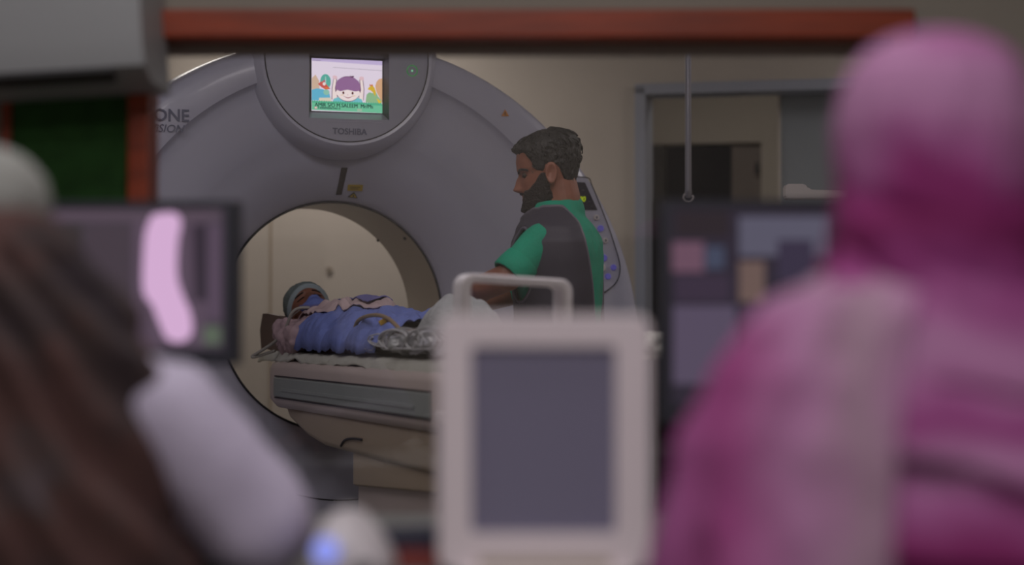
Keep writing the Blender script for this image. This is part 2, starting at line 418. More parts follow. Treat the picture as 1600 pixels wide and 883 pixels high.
# display pod
pxz = g_at(543, 90, -.245)
PR = .292
def podpts(r, n=96, top=None):
    top = ZB+.965 if top is None else top
    out = []
    for i in range(n):
        a = 2*PI*i/n; x = pxz[0]+r*math.cos(a); z = pxz[1]+r*math.sin(a)
        if z > top:
            z = top+(z-top)*.02
        out.append((x, z))
    return out
sc0 = g_at(487, 90.5, -.165); sc1 = g_at(597, 177, -.165)
SW, SH = sc1[0]-sc0[0], sc0[1]-sc1[1]
SX, SZ = (sc0[0]+sc1[0])/2, (sc0[1]+sc1[1])/2
SY = -.165; FY = -.245
rx0, rx1, rz0, rz1 = SX-SW/2-.006, SX+SW/2+.004, SZ-SH/2-.004, SZ+SH/2+.006
rf = (rx0-.024, g_at(608, 140, FY)[0], g_at(600, 188, FY)[1], rz1+.012)     # recess opening on the front
pod = None
bm = bmesh.new()
outer = [bm.verts.new((x, FY, z)) for x, z in podpts(PR)]
inner = [bm.verts.new((x, FY, z)) for x, z in ((rf[0], rf[2]), (rf[1], rf[2]), (rf[1], rf[3]), (rf[0], rf[3]))]
eds = [bm.edges.new((outer[i], outer[(i+1) % len(outer)])) for i in range(len(outer))]+[bm.edges.new((inner[i], inner[(i+1) % 4])) for i in range(4)]
bmesh.ops.triangle_fill(bm, edges=eds, use_beauty=True)
bk = [bm.verts.new((x, -.12, z)) for x, z in podpts(PR)]
for i in range(len(outer)):
    j = (i+1) % len(outer); bm.faces.new((outer[i], bk[i], bk[j], outer[j]))
pod = obj('display_pod', bm, M['pod'], ct)
bm = bmesh.new()
a = [bm.verts.new((x, FY, z)) for x, z in ((rf[0], rf[2]), (rf[1], rf[2]), (rf[1], rf[3]), (rf[0], rf[3]))]
b = [bm.verts.new((x, SY+.002, z)) for x, z in ((rx0, rz0), (rx1, rz0), (rx1, rz1), (rx0, rz1))]
for i in range(1, 4): bm.faces.new((a[i], a[(i+1) % 4], b[(i+1) % 4], b[i]))
bm.faces.new(b); obj('screen_recess', bm, M['recess'], pod)
bm = bmesh.new(); bm.faces.new([bm.verts.new(v) for v in ((rf[0], FY, rf[2]), (rf[1], FY, rf[2]), (rx1, SY+.002, rz0), (rx0, SY+.002, rz0))]); obj('recess_sill', bm, M['pod'], pod)
# collar round the pod
def collar(r, y, z0=0): return [Vector((x, y, z)) for x, z in podpts(r, top=ZB+.955)]
bm = bmesh.new(); loft(bm, [collar(PR+.001, -.2), collar(PR+.001, FY-.001), collar(PR+.012, FY-.003), collar(PR+.028, FY+.012), collar(PR+.048, FY+.05), collar(PR+.056, -.15)], cap=False)
obj('pod_collar', bm, M['gantry'], ct, angle=45)
bm = bmesh.new()
ring = [(x, FY-.0015, z) for x, z in podpts(PR) if z < ZB+.96]
k = max(range(len(ring)), key=lambda i: (Vector(ring[i])-Vector(ring[i-1])).length); ring = ring[k:]+ring[:k]
tube_path(bm, ring, .0022, 6, 2); obj('pod_seam', bm, M['line'], pod, smooth=True)
# the lit screen: flat artwork
scr = obj('screen', bx((SX, SY, SZ), (SW, .002, SH)), glow('screen_white', (240, 228, 250), .95), pod)
def sp(X, Y): return (SX-SW/2+(X-98)/602*SW, SZ+SH/2-(Y-55)/480*SH)
layer = [0]
gm = {}
def art(name, pts, col, s=.95):
    layer[0] += 1; key = col
    if key not in gm: gm[key] = glow('screen_colour', col, s)
    y = SY-.0012-.00004*layer[0]
    bm = bmesh.new(); bm.faces.new([bm.verts.new((x, y, z)) for x, z in [sp(*p) for p in pts]])
    return obj(name, bm, gm[key], scr)
def el(cx, cy, rx, ry, n=28): return [(cx+rx*math.cos(2*PI*i/n), cy+ry*math.sin(2*PI*i/n)) for i in range(n)]
art('top_band', [(98, 55), (700, 55), (700, 95), (98, 80)], (206, 190, 236))
art('drawn_line', [(280, 131), (700, 143), (700, 146), (280, 134)], (150, 140, 160))
art('left_hill', [(98, 240), (130, 205), (160, 260), (165, 340), (98, 340)], (220, 190, 170))
art('tree_crown', el(215, 265, 45, 68), (96, 184, 172))
art('tree_trunk', [(212, 220), (218, 220), (220, 335), (210, 335)], (190, 220, 215))
art('right_hill', el(700, 300, 60, 84)[0:0] or [(700, 216), (672, 222), (650, 250), (640, 290), (650, 340), (700, 440)], (226, 178, 140))
art('left_pond', [(98, 345), (140, 330), (190, 335), (245, 360), (262, 440), (98, 440)], (104, 190, 226))
art('pond_animal', el(222, 362, 26, 26), (150, 206, 190))
art('bird_body', [(150, 290), (175, 268), (205, 262), (216, 285), (255, 330), (215, 338), (180, 318)], (214, 96, 92))
art('bird_face', el(203, 287, 13, 15), (250, 232, 236))
art('bird_crest', [(190, 262), (205, 250), (216, 265)], (206, 80, 130))
art('bird_wing', [(200, 315), (240, 318), (228, 336)], (236, 130, 50))
art('sand_strip', [(160, 415), (262, 410), (262, 445), (158, 445)], (232, 222, 204))
art('right_bush', [(556, 440), (565, 370), (590, 345), (615, 355), (640, 330), (662, 380), (695, 420), (695, 450)], (150, 196, 152))
art('giraffe_neck', [(575, 322), (585, 300), (612, 285), (632, 300), (645, 340), (640, 385), (622, 350), (600, 330)], (226, 190, 60))
art('giraffe_horns', [(590, 290), (592, 270), (604, 282), (612, 268), (622, 290)], (214, 120, 50))
art('giraffe_legs', [(650, 400), (690, 425), (692, 450), (672, 450)], (232, 200, 70))
art('right_arm_outline', [(266, 425), (268, 320), (280, 240), (312, 236), (302, 330), (318, 400), (300, 430)], (104, 52, 96))
art('right_arm', [(272, 425), (273, 320), (284, 240), (306, 238), (296, 330), (314, 402), (300, 430)], (252, 236, 238))
art('left_arm_outline', [(540, 425), (546, 320), (536, 240), (502, 236), (512, 330), (496, 400), (512, 430)], (104, 52, 96))
art('left_arm', [(535, 425), (540, 320), (531, 240), (508, 238), (517, 330), (500, 402), (512, 430)], (252, 236, 238))
for x0 in (278, 506):
    for i in range(4):
        art('finger', [(x0+i*9, 238), (x0-4+i*10, 206+abs(i-1.5)*4), (x0+4+i*10, 203+abs(i-1.5)*4), (x0+8+i*9, 238)], (104, 52, 96) if False else (236, 196, 208))
art('shirt', [(272, 448), (285, 418), (330, 400), (480, 400), (522, 415), (535, 448)], (122, 204, 220))
art('head_outline', el(405, 325, 110, 117), (104, 52, 96))
art('ear_left_face', el(310, 365, 10, 20), (250, 232, 234)); art('ear_right_face', el(500, 365, 10, 20), (250, 232, 234))
art('face', el(405, 352, 98, 84), (254, 238, 242))
art('hair_cap', [(302, 335), (300, 290), (315, 250), (350, 222), (405, 212), (460, 222), (495, 250), (512, 290), (508, 335), (470, 345), (400, 332), (340, 348)], (154, 112, 162))
art('hair_tuft', [(422, 214), (426, 200), (436, 210), (446, 202), (458, 206), (452, 218)], (96, 48, 90))
art('eye', el(366, 362, 9, 13), (92, 30, 40)); art('eye', el(444, 362, 9, 13), (92, 30, 40))
art('nose', el(403, 378, 4, 3), (206, 110, 130))
art('cheek', [(342, 382), (366, 378), (366, 383), (342, 387)], (240, 196, 120)); art('cheek', [(446, 386), (468, 382), (468, 387), (446, 391)], (240, 196, 120))
sm = [(365+8*i, 388+22*math.sin(PI*i/10)) for i in range(11)]
art('smile', sm+[(x, y-4) for x, y in sm[::-1]][0:0] + [(365+8*i, 386+17*math.sin(PI*i/10)) for i in range(10, -1, -1)], (150, 50, 90))
art('grass_band', [(98, 446)]+[p for i in range(30) for p in ((104+i*20, 438), (112+i*20, 448))]+[(700, 456), (700, 470), (98, 470)], (84, 186, 150))
art('green_band', [(98, 462), (700, 466), (700, 535), (98, 527)], (116, 204, 168))
art('box_mark', [(122, 498), (142, 498), (142, 516), (122, 516)], (240, 150, 150))
art('box_mark_face', [(126, 502), (138, 502), (138, 512), (126, 512)], (240, 236, 240))
art('small_tag', [(484, 503), (524, 503), (524, 526), (484, 526)], (170, 200, 180))
tx = glow('screen_text', (18, 74, 72), .8)
yy = SY-.0014-.00004*layer[0]
def stext(t, X0, X1, Yc, h, m):
    p0 = sp(X0, Yc); p1 = sp(X1, Yc); me = text_mesh(t, h, extrude=0, align='LEFT')
    wd = max(v.co.x for v in me.vertices)-min(v.co.x for v in me.vertices)
    x0 = min(v.co.x for v in me.vertices)
    bm = bmesh.new(); bm.from_mesh(me)
    for q in (1, 2):   # heavier strokes
        bm.from_mesh(me); bm.verts.ensure_lookup_table(); n_ = len(me.vertices); bmesh.ops.translate(bm, vec=(h*.035*q, 0, .00001*q), verts=bm.verts[n_*q:])
    bm.to_mesh(me); bm.free()
    for v in me.vertices: v.co.x = (v.co.x-x0)*(p1[0]-p0[0])/wd
    me.transform(Matrix.Rotation(PI/2, 4, 'X')); me.transform(Matrix.Translation((p0[0], yy, p0[1])))
    link_mesh('lettering', me, m, scr)
stext('AMIR S/O M.SALEEM  Mr/Ms', 122, 618, 480, .0195, tx)
stext('13000000039614', 152, 338, 508, .0095, tx)
for k_, (a_, b_) in enumerate(((108, 126), (132, 172))): art('top_mark', [(a_, 74), (b_, 74), (b_, 79), (a_, 79)], (150, 138, 170))
# green indicator ring, brand lettering
ix, iz = g_at(644, 110.5, FY-.001)
bm = bmesh.new(); tube_path(bm, [(ix+.0185*math.cos(2*PI*i/28), FY-.001, iz+.0185*math.sin(2*PI*i/28)) for i in range(29)], .0016, 6, 1)
obj('indicator_ring', bm, glow('green_led', (60, 150, 80), .6), pod)
obj('indicator_dot', cyl(bmesh.new(), (ix, FY, iz), (ix, FY-.002, iz), .0035), glow('green_led_core', (130, 220, 170), .8), pod)
lx, lz = g_at(546.5, 206, FY-.001); lettering('lettering', 'TOSHIBA', .030, (lx, FY-.0012, lz), M['letter'], pod, bold=.0006)
obj('trim_line', bx((SX+.005, FY-.0005, g_at(540, 190, FY)[1]), (.20, .001, .0015)), M['gantry'], pod)
lx, lz = g_at(296, 182, -.226); lettering('lettering', 'ONE', .058, (lx, -.2262, lz), M['letter'], ct, bold=.001, align='RIGHT')
lx, lz = g_at(287, 202, -.226); lettering('lettering', 'ViSION', .038, (lx, -.2262, lz), M['letter'], ct, shear=.25, align='RIGHT')
# laser slot, warning labels on the funnel
def cone_quad(name, cs, m, off=.004):
    """corners given in pixels, placed on the funnel surface"""
    vs = []
    for px, py in cs:
        y = -.1
        for _ in range(8):
            x, z = g_at(px, py, y); y = surf_y(math.hypot(x, z-ZB))-off
        vs.append((x, y, z))
    bm = bmesh.new(); bm.faces.new([bm.verts.new(v) for v in vs])
    r = bmesh.ops.extrude_face_region(bm, geom=bm.faces[:]); bmesh.ops.translate(bm, vec=(0, .006, 0), verts=[v for v in r['geom'] if isinstance(v, bmesh.types.BMVert)])
    return obj(name, bm, m, ct)
cone_quad('laser_window', [(533.5, 262), (543.5, 262), (534, 304.5), (525, 304.5)], M['slot'])
q = cone_quad('warning_label', [(544, 288.5), (567.5, 289), (566, 298.5), (543, 298)], M['yellow'])
q = cone_quad('warning_label', [(553.5, 300.5), (559, 310), (543, 308)], M['black']); cone_quad('label_face', [(553, 302.5), (557.5, 309), (546, 307.5)], M['yellow'], .005); cone_quad('label_mark', [(551.5, 304.5), (553.5, 304.5), (553, 308), (551, 308)], M['black'], .006)
cone_quad('label_line', [(547, 292), (563, 292.3), (563, 293.2), (547, 293)], M['black'], .005)
cone_quad('label_line', [(547, 294.6), (560, 294.8), (560, 295.7), (547, 295.5)], M['black'], .005)
def rim_poly(name, px, m, y=-.226, th=.004, parent=ct):
    return obj(name, prism(bmesh.new(), [g_at(a, b, y) for a, b in px], y, y+th), m, parent)
rim_poly('warning_label', [(789.5, 171), (795.5, 181.5), (783.5, 181.5)], M['orange'], y=-.2255, th=.003)
rim_poly('label_mark', [(788.8, 175), (790.2, 175), (790, 179.8), (789, 179.8)], M['black'], y=-.227, th=.002)
# right control panel
PY = -.228
outl = [(880, 277), (917, 277.5), (925, 290), (937, 319), (950, 352), (960, 382), (967.5, 408), (968.5, 425), (963, 441), (950, 453), (940, 457), (905, 450), (885, 380)]
pan = rim_poly('control_panel', outl, M['gantry'], y=PY, th=.012)
bm = bmesh.new(); pts = [Vector((x, PY-.0005, z)) for x, z in [g_at(a, b, PY) for a, b in outl[:12]]]
tube_path(bm, pts, .0018, 6, 6); obj('panel_seam', bm, M['line'], pan)
disp = rim_poly('panel_display', [(885, 284), (914, 285), (933.5, 328), (895, 328)], M['dark_glass'], y=PY-.003, th=.004, parent=pan)
nx, nz = g_at(909.5, 311.5, PY-.004); lettering('digits', '00', .026, (nx, PY-.0038, nz), glow('segment_digits', (150, 170, 20), .8), disp, shear=.15, bold=.001)
for a, b in ((911, 297), (921, 315), (925, 322)):
    x, z = g_at(a, b, PY-.004); obj('display_mark', bx((x, PY-.004, z), (.007, .001, .002)), M['piping'], disp)
bl = mat('blue_lit_button', (110, 106, 190), .3, emit=(96, 92, 190), estr=.22)
for a, b, m, r in ((931, 340, M['white_pl'], .0105), (938, 357, bl, .0115), (945, 376, M['white_pl'], .0105), (943, 403, bl, .0125), (958, 418, bl, .0105), (949.5, 432, bl, .011)):
    x, z = g_at(a, b, PY); bm = bmesh.new()
    loft(bm, [[Vector((x+rr*math.cos(2*PI*i/24), yq, z+rr*math.sin(2*PI*i/24))) for i in range(24)] for rr, yq in ((r, PY), (r, PY-.006), (r*.85, PY-.009))])
    bt = obj('button', bm, m, pan, angle=40)
    if m is M['white_pl']: obj('button_mark', bx((x, PY-.0095, z), (.006, .0015, .008)), M['letter'], bt)
x, z = g_at(938, 419, PY); bm = bmesh.new()
loft(bm, [[Vector((x+rr*math.cos(2*PI*i/24), yq, z+rr*math.sin(2*PI*i/24))) for i in range(24)] for rr, yq in ((.017, PY), (.0165, PY-.012), (.013, PY-.016))])
obj('dial', bm, M['white_pl'], pan, angle=40)

# ------------------------------------------------------------------ patient table (u = out of the bore toward the control room)
tb = thing('patient_table', 'long mauve white patient table with grey side rail, running out of the scanner', 'scanner table', P0, YAW)
def tsec(u, hw, zt, zb, r): # cross-section ring in x,z at local y=-u
    return [Vector((x, -u, z)) for x, z in rrect(0, (zt+zb)/2, hw, (zt-zb)/2, r, 5)]
bm = bmesh.new()
SEC = [(.05, .20, .885, .80, .02), (.06, .235, .892, .765, .03), (.085, .248, .895, .742, .035), (.16, .252, .896, .733, .03), (2.0, .252, .896, .733, .03), (2.1, .24, .89, .75, .04), (2.13, .20, .87, .78, .03)]
loft(bm, [tsec(*s) for s in SEC]); obj('table_body', bm, M['table'], tb, angle=40)
for sgn in (-1, 1):
    bm = bmesh.new(); box(bm, (sgn*.253, -1.06, .807), (.012, 1.76, .066), .004); sr = obj('side_rail', bm, M['strip'], tb)
    box_ = bx((sgn*.2585, -1.06, .80), (.006, 1.5, .012), .002); obj('rail_groove', box_, M['strip'], sr)
    obj('rail_shadow_gap', bx((sgn*.2525, -1.06, .844), (.006, 1.76, .004)), M['line'], tb)
    obj('rail_shadow_gap', bx((sgn*.2525, -1.06, .770), (.006, 1.76, .004)), M['line'], tb)
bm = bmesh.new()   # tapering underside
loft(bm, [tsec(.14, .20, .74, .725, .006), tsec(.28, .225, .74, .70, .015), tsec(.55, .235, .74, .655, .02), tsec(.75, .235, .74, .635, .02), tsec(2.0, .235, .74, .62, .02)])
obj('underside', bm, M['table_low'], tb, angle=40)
bm = bmesh.new()   # lifting column with a shroud over it
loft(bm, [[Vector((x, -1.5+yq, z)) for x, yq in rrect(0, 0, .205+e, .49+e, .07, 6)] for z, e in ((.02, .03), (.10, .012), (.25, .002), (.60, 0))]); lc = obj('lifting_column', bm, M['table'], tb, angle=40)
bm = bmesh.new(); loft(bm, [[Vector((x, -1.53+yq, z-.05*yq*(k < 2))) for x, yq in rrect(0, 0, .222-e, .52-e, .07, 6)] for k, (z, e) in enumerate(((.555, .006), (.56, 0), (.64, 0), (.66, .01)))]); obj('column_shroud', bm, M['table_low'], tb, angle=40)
obj('recess_shade_line', tube_path(bmesh.new(), [(-.236, -.98, .648), (-.238, -1.03, .668), (-.238, -1.12, .678), (-.237, -1.22, .68)], .004, 6, 5), M['line'], tb, smooth=True)  # dark tube drawn in place of a small recess shadow
bm = bmesh.new(); box(bm, (0, -1.3, .03), (.6, 1.5, .06), .02); obj('floor_plate', bm, M['strip'], tb)
bm = bmesh.new()   # shallow cradle on top
def crad(u, hw): return [Vector((x, -u, z)) for x, z in [(-hw, .918), (-hw+.01, .921), (-hw*.6, .908), (0, .903), (hw*.6, .908), (hw-.01, .921), (hw, .918), (hw*.7, .892), (0, .886), (-hw*.7, .892)]]
loft(bm, [crad(-.30, .10), crad(-.27, .17), crad(-.2, .205), crad(0, .215), crad(1.9, .215), crad(2.0, .20)]); obj('cradle', bm, M['table'], tb, angle=50)
bm = bmesh.new()   # head rest: trough with side wings
loft(bm, [[Vector((x-.05, -u, z+(.0 if u > -.2 else .01))) for x, z in ((-.145, .922), (-.15, .99), (-.14, 1.05), (-.125, 1.05), (-.115, .99), (-.08, .945), (0, .935), (.08, .945), (.115, .99), (.125, 1.02), (.14, 1.02), (.15, .96), (.145, .922))] for u in (-.28, -.2, -.02, .02)])
obj('head_rest', bm, mat('brown_vinyl', (104, 84, 82), .55), tb, angle=40)

# sheet over the cradle with wavy hanging hem
def grid_obj(name, f, nu, nv, m, label=None, cat=None, parent=None, th=.004):
    bm = bmesh.new(); V = [[bm.verts.new(f(i/(nu-1), j/(nv-1))) for j in range(nv)] for i in range(nu)]
    for i in range(nu-1):
        for j in range(nv-1): bm.faces.new((V[i][j], V[i+1][j], V[i+1][j+1], V[i][j+1]))
    o = obj(name, bm, m, parent, smooth=True)
    sm_ = o.modifiers.new('s', 'SOLIDIFY'); sm_.thickness = th; sm_.offset = 0
    if label: tag(o, label, cat)
    return o
def nz(u, v, s, sd=0): return noise.noise(Vector((u*s, v*s, sd)))
def sheet(i, j):
    u = -.16+2.16*i; a = (j-.5)*2
    drop = .032+.016*nz(u, 1, 4)+.012*nz(u, a, 9, 3)+.02*sst(1.2, 2, u)
    if abs(a) < .8: x = a/.8*.222; z = .925-.004*(1-abs(a))+.004*nz(u, x, 14)
    else:
        q = (abs(a)-.8)/.2; x = math.copysign(.222+.012*math.sin(q*PI/2)+.006*q*nz(u, 2, 18), a); z = .925-drop*q+.003*nz(u, q, 20)
    if u < -.1: z -= .012*sst(.0, 1, (-.1-u)/.06)
    p = G(x, -u, z); return p
grid_obj('bed_sheet', sheet, 160, 46, M['sheet'], 'crumpled white sheet spread on the scanner table under the patient', 'sheet')

# ------------------------------------------------------------------ heads
HEAD = [(-.008, .046, .004, .016), (.0, .064, -.020, .032), (.012, .077, -.036, .043), (.030, .082, -.052, .052), (.05, .083, -.066, .058), (.07, .084, -.079, .063), (.09, .084, -.089, .068),
        (.112, .081, -.096, .072), (.13, .088, -.100, .074), (.15, .088, -.101, .076), (.175, .082, -.098, .075), (.195, .068, -.088, .069), (.212, .047, -.070, .055), (.225, .020, -.045, .035), (.231, -.003, -.026, .015), (.233, -.013, -.016, .003)]
def gs(x, s): return math.exp(-(x/s)**2)
def head_pt(z, t, off=0., feat=True):
    f, b, wd = interp(HEAD, z)
    mid, half = (f+b)/2, (f-b)/2
    s, c = math.sin(t), math.cos(t)
    x = wd*math.copysign(abs(s)**.9, s); y = mid+half*c
    n = Vector((s/wd, c/half, 0)); n.z = .35*max(-1, min(1.6, (z-.125)/.07))*max(abs(s)/wd, abs(c)/half) if True else 0
    n.normalize()
    if feat and c > 0:
        if c > .2:
            nose = (.025*gs(z-.072, .011)+.017*gs(z-.09, .014)+.008*gs(z-.106, .012))*gs(x, .0105+.004*gs(z-.07, .012)) + .010*gs(z-.069, .008)*(gs(x-.013, .007)+gs(x+.013, .007))
            y += nose
            y -= .011*gs(z-.112, .011)*(gs(x-.032, .016)+gs(x+.032, .016))
            y += .006*gs(z-.112, .008)*(gs(x-.032, .011)+gs(x+.032, .011))
            y += .004*gs(z-.128, .007)*(gs(x-.028, .02)+gs(x+.028, .02))
            y += .006*gs(z-.048, .006)*gs(x, .02)+.006*gs(z-.037, .006)*gs(x, .018)-.003*gs(z-.0425, .003)*gs(x, .022)
            y += .005*gs(z-.012, .012)*gs(x, .016)
    return Vector((x, y, z))+n*off
def head_surface(bm, off=None, nz_=60, nt=64, M4=None):
    rings = []
    for i in range(nz_):
        k = i/(nz_-1); z = -.008+.241*(.5-.5*math.cos(PI*k))*.35+.241*k*.65
        r = [head_pt(z, 2*PI*j/nt, off(z, 2*PI*j/nt) if off else 0) for j in range(nt)]
        rings.append([M4 @ p for p in r] if M4 else r)
    loft(bm, rings)
def ear(bm, sx, M4):
    # shell of an ear standing off the side of the head
    rings = []
    for k in range(7):
        q = k/6; rr = (1, 1.05, 1.08, 1.0, .8, .5, .2)[k]; dep = (.0, .006, .012, .016, .014, .009, .006)[k]
        ring = []
        for i in range(20):
            a = 2*PI*i/20; ex = .017*rr*math.cos(a)*(1+.15*math.sin(a)); ez = .031*rr*math.sin(a)
            ring.append(M4 @ Vector((sx*(.066+dep+.006*(1-math.cos(a))*.5*(q > .2)), -.012+ex-.10*ez*0-.004*math.sin(a), .098+ez)))
        rings.append(ring)
    loft(bm, rings)
def wrap(t): return (t+PI) % (2*PI)-PI
def hair_off(z, t):
    a = abs(wrap(t))          # 0 front, pi back
    line = interp([(0, .178), (.75, .176), (1.0, .150), (1.15, .112), (1.35, .105), (1.55, .125), (1.85, .115), (2.2, .07), (2.7, .045), (3.2, .04)], a)[0]
    m = sst(line-.004, line+.010, z)
    top = sst(.14, .21, z)
    n = .003*noise.noise(Vector((math.sin(t)*9, math.cos(t)*9, z*70)))+.0025*noise.noise(Vector((math.sin(t)*30, math.cos(t)*30, z*90)))
    front = .010*gs(a, .7)*gs(z-.185, .02)
    return -.006+m*(.011+.007*top+.010*sst(1.9, 3, a)*sst(.09, .17, z)+n+front)
def beard_off(z, t):
    a = abs(wrap(t))
    hi = interp([(0, .030), (.25, .036), (.42, .064), (.7, .064), (1.0, .078), (1.3, .106), (1.5, .105), (1.7, .05), (2.2, -.02)], a)[0]
    m = sst(hi+.005, hi-.006, z)
    mous = gs(z-.057, .006)*gs(a, .42)*.9*(1-gs(a, .05)*.3)
    n = .004*noise.noise(Vector((math.sin(t)*20, math.cos(t)*20, z*80)))
    return -.006+max(m, mous)*(.013+n+.012*gs(z-.008, .022)*gs(a, .9))

# ------------------------------------------------------------------ the technologist
MY = 6.35
mp = at(875, 505, MY)
man = thing('person', 'person in teal green scrubs and charcoal lead apron leaning beside the scanner', 'person', (mp.x, MY, 0), R(80))
TORSO = [(.78, .16, .11), (.95, .168, .118), (1.05, .160, .113), (1.15, .172, .12), (1.23, .182, .123), (1.27, .182, .118), (1.31, .16, .102), (1.335, .125, .085), (1.362, .085, .068), (1.395, .064, .060)]
def tor(z, t, o=0):
    W, D = interp(TORSO, z)
    lean = .015*sst(1.28, 1.42, z)
    s, c = math.sin(t), math.cos(t)
    return Vector(((W+o)*math.copysign(abs(s)**.85, s), lean+(D+o)*math.copysign(abs(c)**.9, c), z+o*.5*sst(1.28, 1.37, z)))
HM = Matrix.Translation((0, .020, 1.385)) @ Matrix.Rotation(R(9), 4, 'Z') @ Matrix.Rotation(R(-11), 4, 'X') @ Matrix.Scale(1.02, 4)
bm = bmesh.new()
loft(bm, [[tor(.78+.615*i/30, 2*PI*j/40) for j in range(40)] for i in range(31)])
chain(bm, [(0, -.002, 1.33, .064), (0, -.005, 1.41, .060), (0, .008, 1.47, .058)])
head_surface(bm, M4=HM); ear(bm, -1, HM); ear(bm, 1, HM)
LS, LE, LW = (-.150, .034, 1.272), (-.205, .125, 1.165), (-.04, .275, 1.09)
chain(bm, [(*LS, .047), (*LE, .041)]); chain(bm, [(*LE, .043), (-.15, .21, 1.135, .041), (*LW, .027)])
RS, RE, RW = (.14, .03, 1.285), (.22, .17, 1.13), (.10, .33, 1.07)
chain(bm, [(*RS, .055), (*RE, .043)]); chain(bm, [(*RE, .043), (*RW, .027)])
def hand(bm, wr, d, up, side, curl=.5, s=1.):
    """wrist point, finger direction, back-of-hand normal, thumb side"""
    wr, d, up = Vector(wr), Vector(d).normalized(), Vector(up).normalized(); lat = d.cross(up).normalized()*side
    up = lat.cross(d).normalized()*side if False else up
    for k, (o_, L) in enumerate(((.030, .080), (.011, .090), (-.010, .085), (-.029, .068))):
        a = wr+lat*o_*.55*s; b = wr+d*.085*s+lat*o_*s
        capsule(bm, a, .016*s, b, .012*s, 10)
        p = b; dd = d.copy()
        for q, fr in enumerate((.45, .3, .25)):
            dd = (dd-up*curl*(.45+.25*q)).normalized(); nx_ = p+dd*L*fr*s
            capsule(bm, p, (.0098-.001*q)*s, nx_, (.009-.001*q)*s, 10); p = nx_
    a = wr+d*.02*s+lat*.022*s; b = a+(d*.5+lat*.8-up*.25).normalized()*.045*s; c = b+(d*.85+lat*.35-up*.4).normalized()*.032*s; e = c+(d*.9-up*.5).normalized()*.026*s
    capsule(bm, a, .014*s, b, .012*s, 10); capsule(bm, b, .0115*s, c, .010*s, 10); capsule(bm, c, .010*s, e, .0085*s, 10)
hand(bm, LW, (.75, .5, -.35), (.1, .3, 1), -1, .55)
hand(bm, RW, (-.3, .85, -.35), (0, .3, 1), 1, .55)
for sx_ in (-1, 1): chain(bm, [(sx_*.085, 0, .84, .088), (sx_*.095, .012, .47, .057), (sx_*.095, -.02, .09, .040)]); chain(bm, [(sx_*.095, -.03, .06, .036), (sx_*.10, .12, .045, .03)])
me = remesh(bm, .0042, 3); body = link_mesh('body', me, M['skin'], man)
bm = bmesh.new(); head_surface(bm, hair_off, 110, 150, HM); hr = obj('hair', bm, M['hair'], man, smooth=True)
bm = bmesh.new()   # loose locks along the crown and the parted back
for k in range(150):
    a = random.uniform(0, 2*PI); z = random.uniform(.12, .225); aa = abs(wrap(a))
    if z < .19 and aa < .9: continue
    p = head_pt(z, a, hair_off(z, a)-.002); z2 = z-random.uniform(.01, .025); a2 = a+random.uniform(.05, .3)*(1 if wrap(a) > 0 else -1)
    q = head_pt(z2, a2, hair_off(z2, a2)+random.uniform(.001, .004)); mid_ = (p+q)/2+((p+q)/2-Vector((0, -.01, .12))).normalized()*.004
    tube_path(bm, [HM @ p, HM @ mid_, HM @ q], .0022, 5, 3)
for k in range(7):
    p = head_pt(.188, -.5+.16*k, .012); tube_path(bm, [HM @ p, HM @ (p+Vector((0, .004, .004))), HM @ (p+Vector((0, .009, .003)))], .004, 6, 3)
obj('hair_locks', bm, M['hair'], hr, smooth=True)
bm = bmesh.new(); head_surface(bm, beard_off, 110, 150, HM); obj('beard', bm, M['beard'], man, smooth=True)
for sx_ in (-1, 1):
    bm = bmesh.new(); bmesh.ops.create_uvsphere(bm, u_segments=16, v_segments=10, radius=.0100, matrix=HM @ Matrix.Translation((sx_*.032, .0655, .1095))); obj('eye', bm, M['eye'], man, smooth=True)
    bm = bmesh.new(); tube_path(bm, [HM @ (head_pt(.121+.004*math.sin(PI*k/5), sx_*(.14+.14*k))+Vector((0, .001, .004*math.sin(PI*k/5)))) for k in range(6)], .0035, 6, 3); obj('eyebrow', bm, M['beard'], man, smooth=True)
    bm = bmesh.new(); tube_path(bm, [HM @ (head_pt(.108, sx_*(.24+.085*k))+Vector((0, .002, -.001))) for k in range(6)], .0016, 6, 3); obj('eyelashes', bm, M['beard'], man, smooth=True)
bm = bmesh.new(); tube_path(bm, [HM @ (head_pt(.039+.003*math.cos(k), .075*k)+Vector((0, -.001, 0))) for k in range(-4, 5)], .0045, 6, 3); obj('lips', bm, M['lip'], man, smooth=True)
# scrubs
bm = bmesh.new()
loft(bm, [[tor(.80+.595*i/30, 2*PI*j/40, .011) for j in range(40)] for i in range(31)])
chain(bm, [(0, -.004, 1.32, .072), (0, -.014, 1.368, .066)])
CU = Vector(LS)+(Vector(LE)-Vector(LS))*.62; CR = Vector(RS)+(Vector(RE)-Vector(RS))*.8
chain(bm, [(*LS, .059), (*CU, .056)]); chain(bm, [(*RS, .058), (*CR, .054)])
me = remesh(bm, .006, 4); wrinkle(me, .006, 16, (1, 1, .7)); sh = link_mesh('scrub_shirt', me, M['green'], man)
for S_, C_, E_ in ((LS, CU, LE), (RS, CR, RE)):
    d = (Vector(E_)-Vector(S_)).normalized(); bm = bmesh.new()
    loft(bm, [tube_ring(C_+d*q, d, r, 28) for q, r in ((-.012, .053), (-.006, .059), (.022, .061), (.052, .061), (.056, .057), (.052, .052), (.0, .052))], cap=False)
    o = obj('sleeve_cuff', bm, M['green'], sh, smooth=True); wrinkle(o.data, .002, 40)
bm = bmesh.new()
for sx_ in (-1, 1): chain(bm, [(sx_*.08, 0, .86, .10), (sx_*.095, .01, .47, .075), (sx_*.095, -.02, .12, .062)])
loft(bm, [[tor(.78+.16*i/6, 2*PI*j/40, .004) for j in range(40)] for i in range(7)])
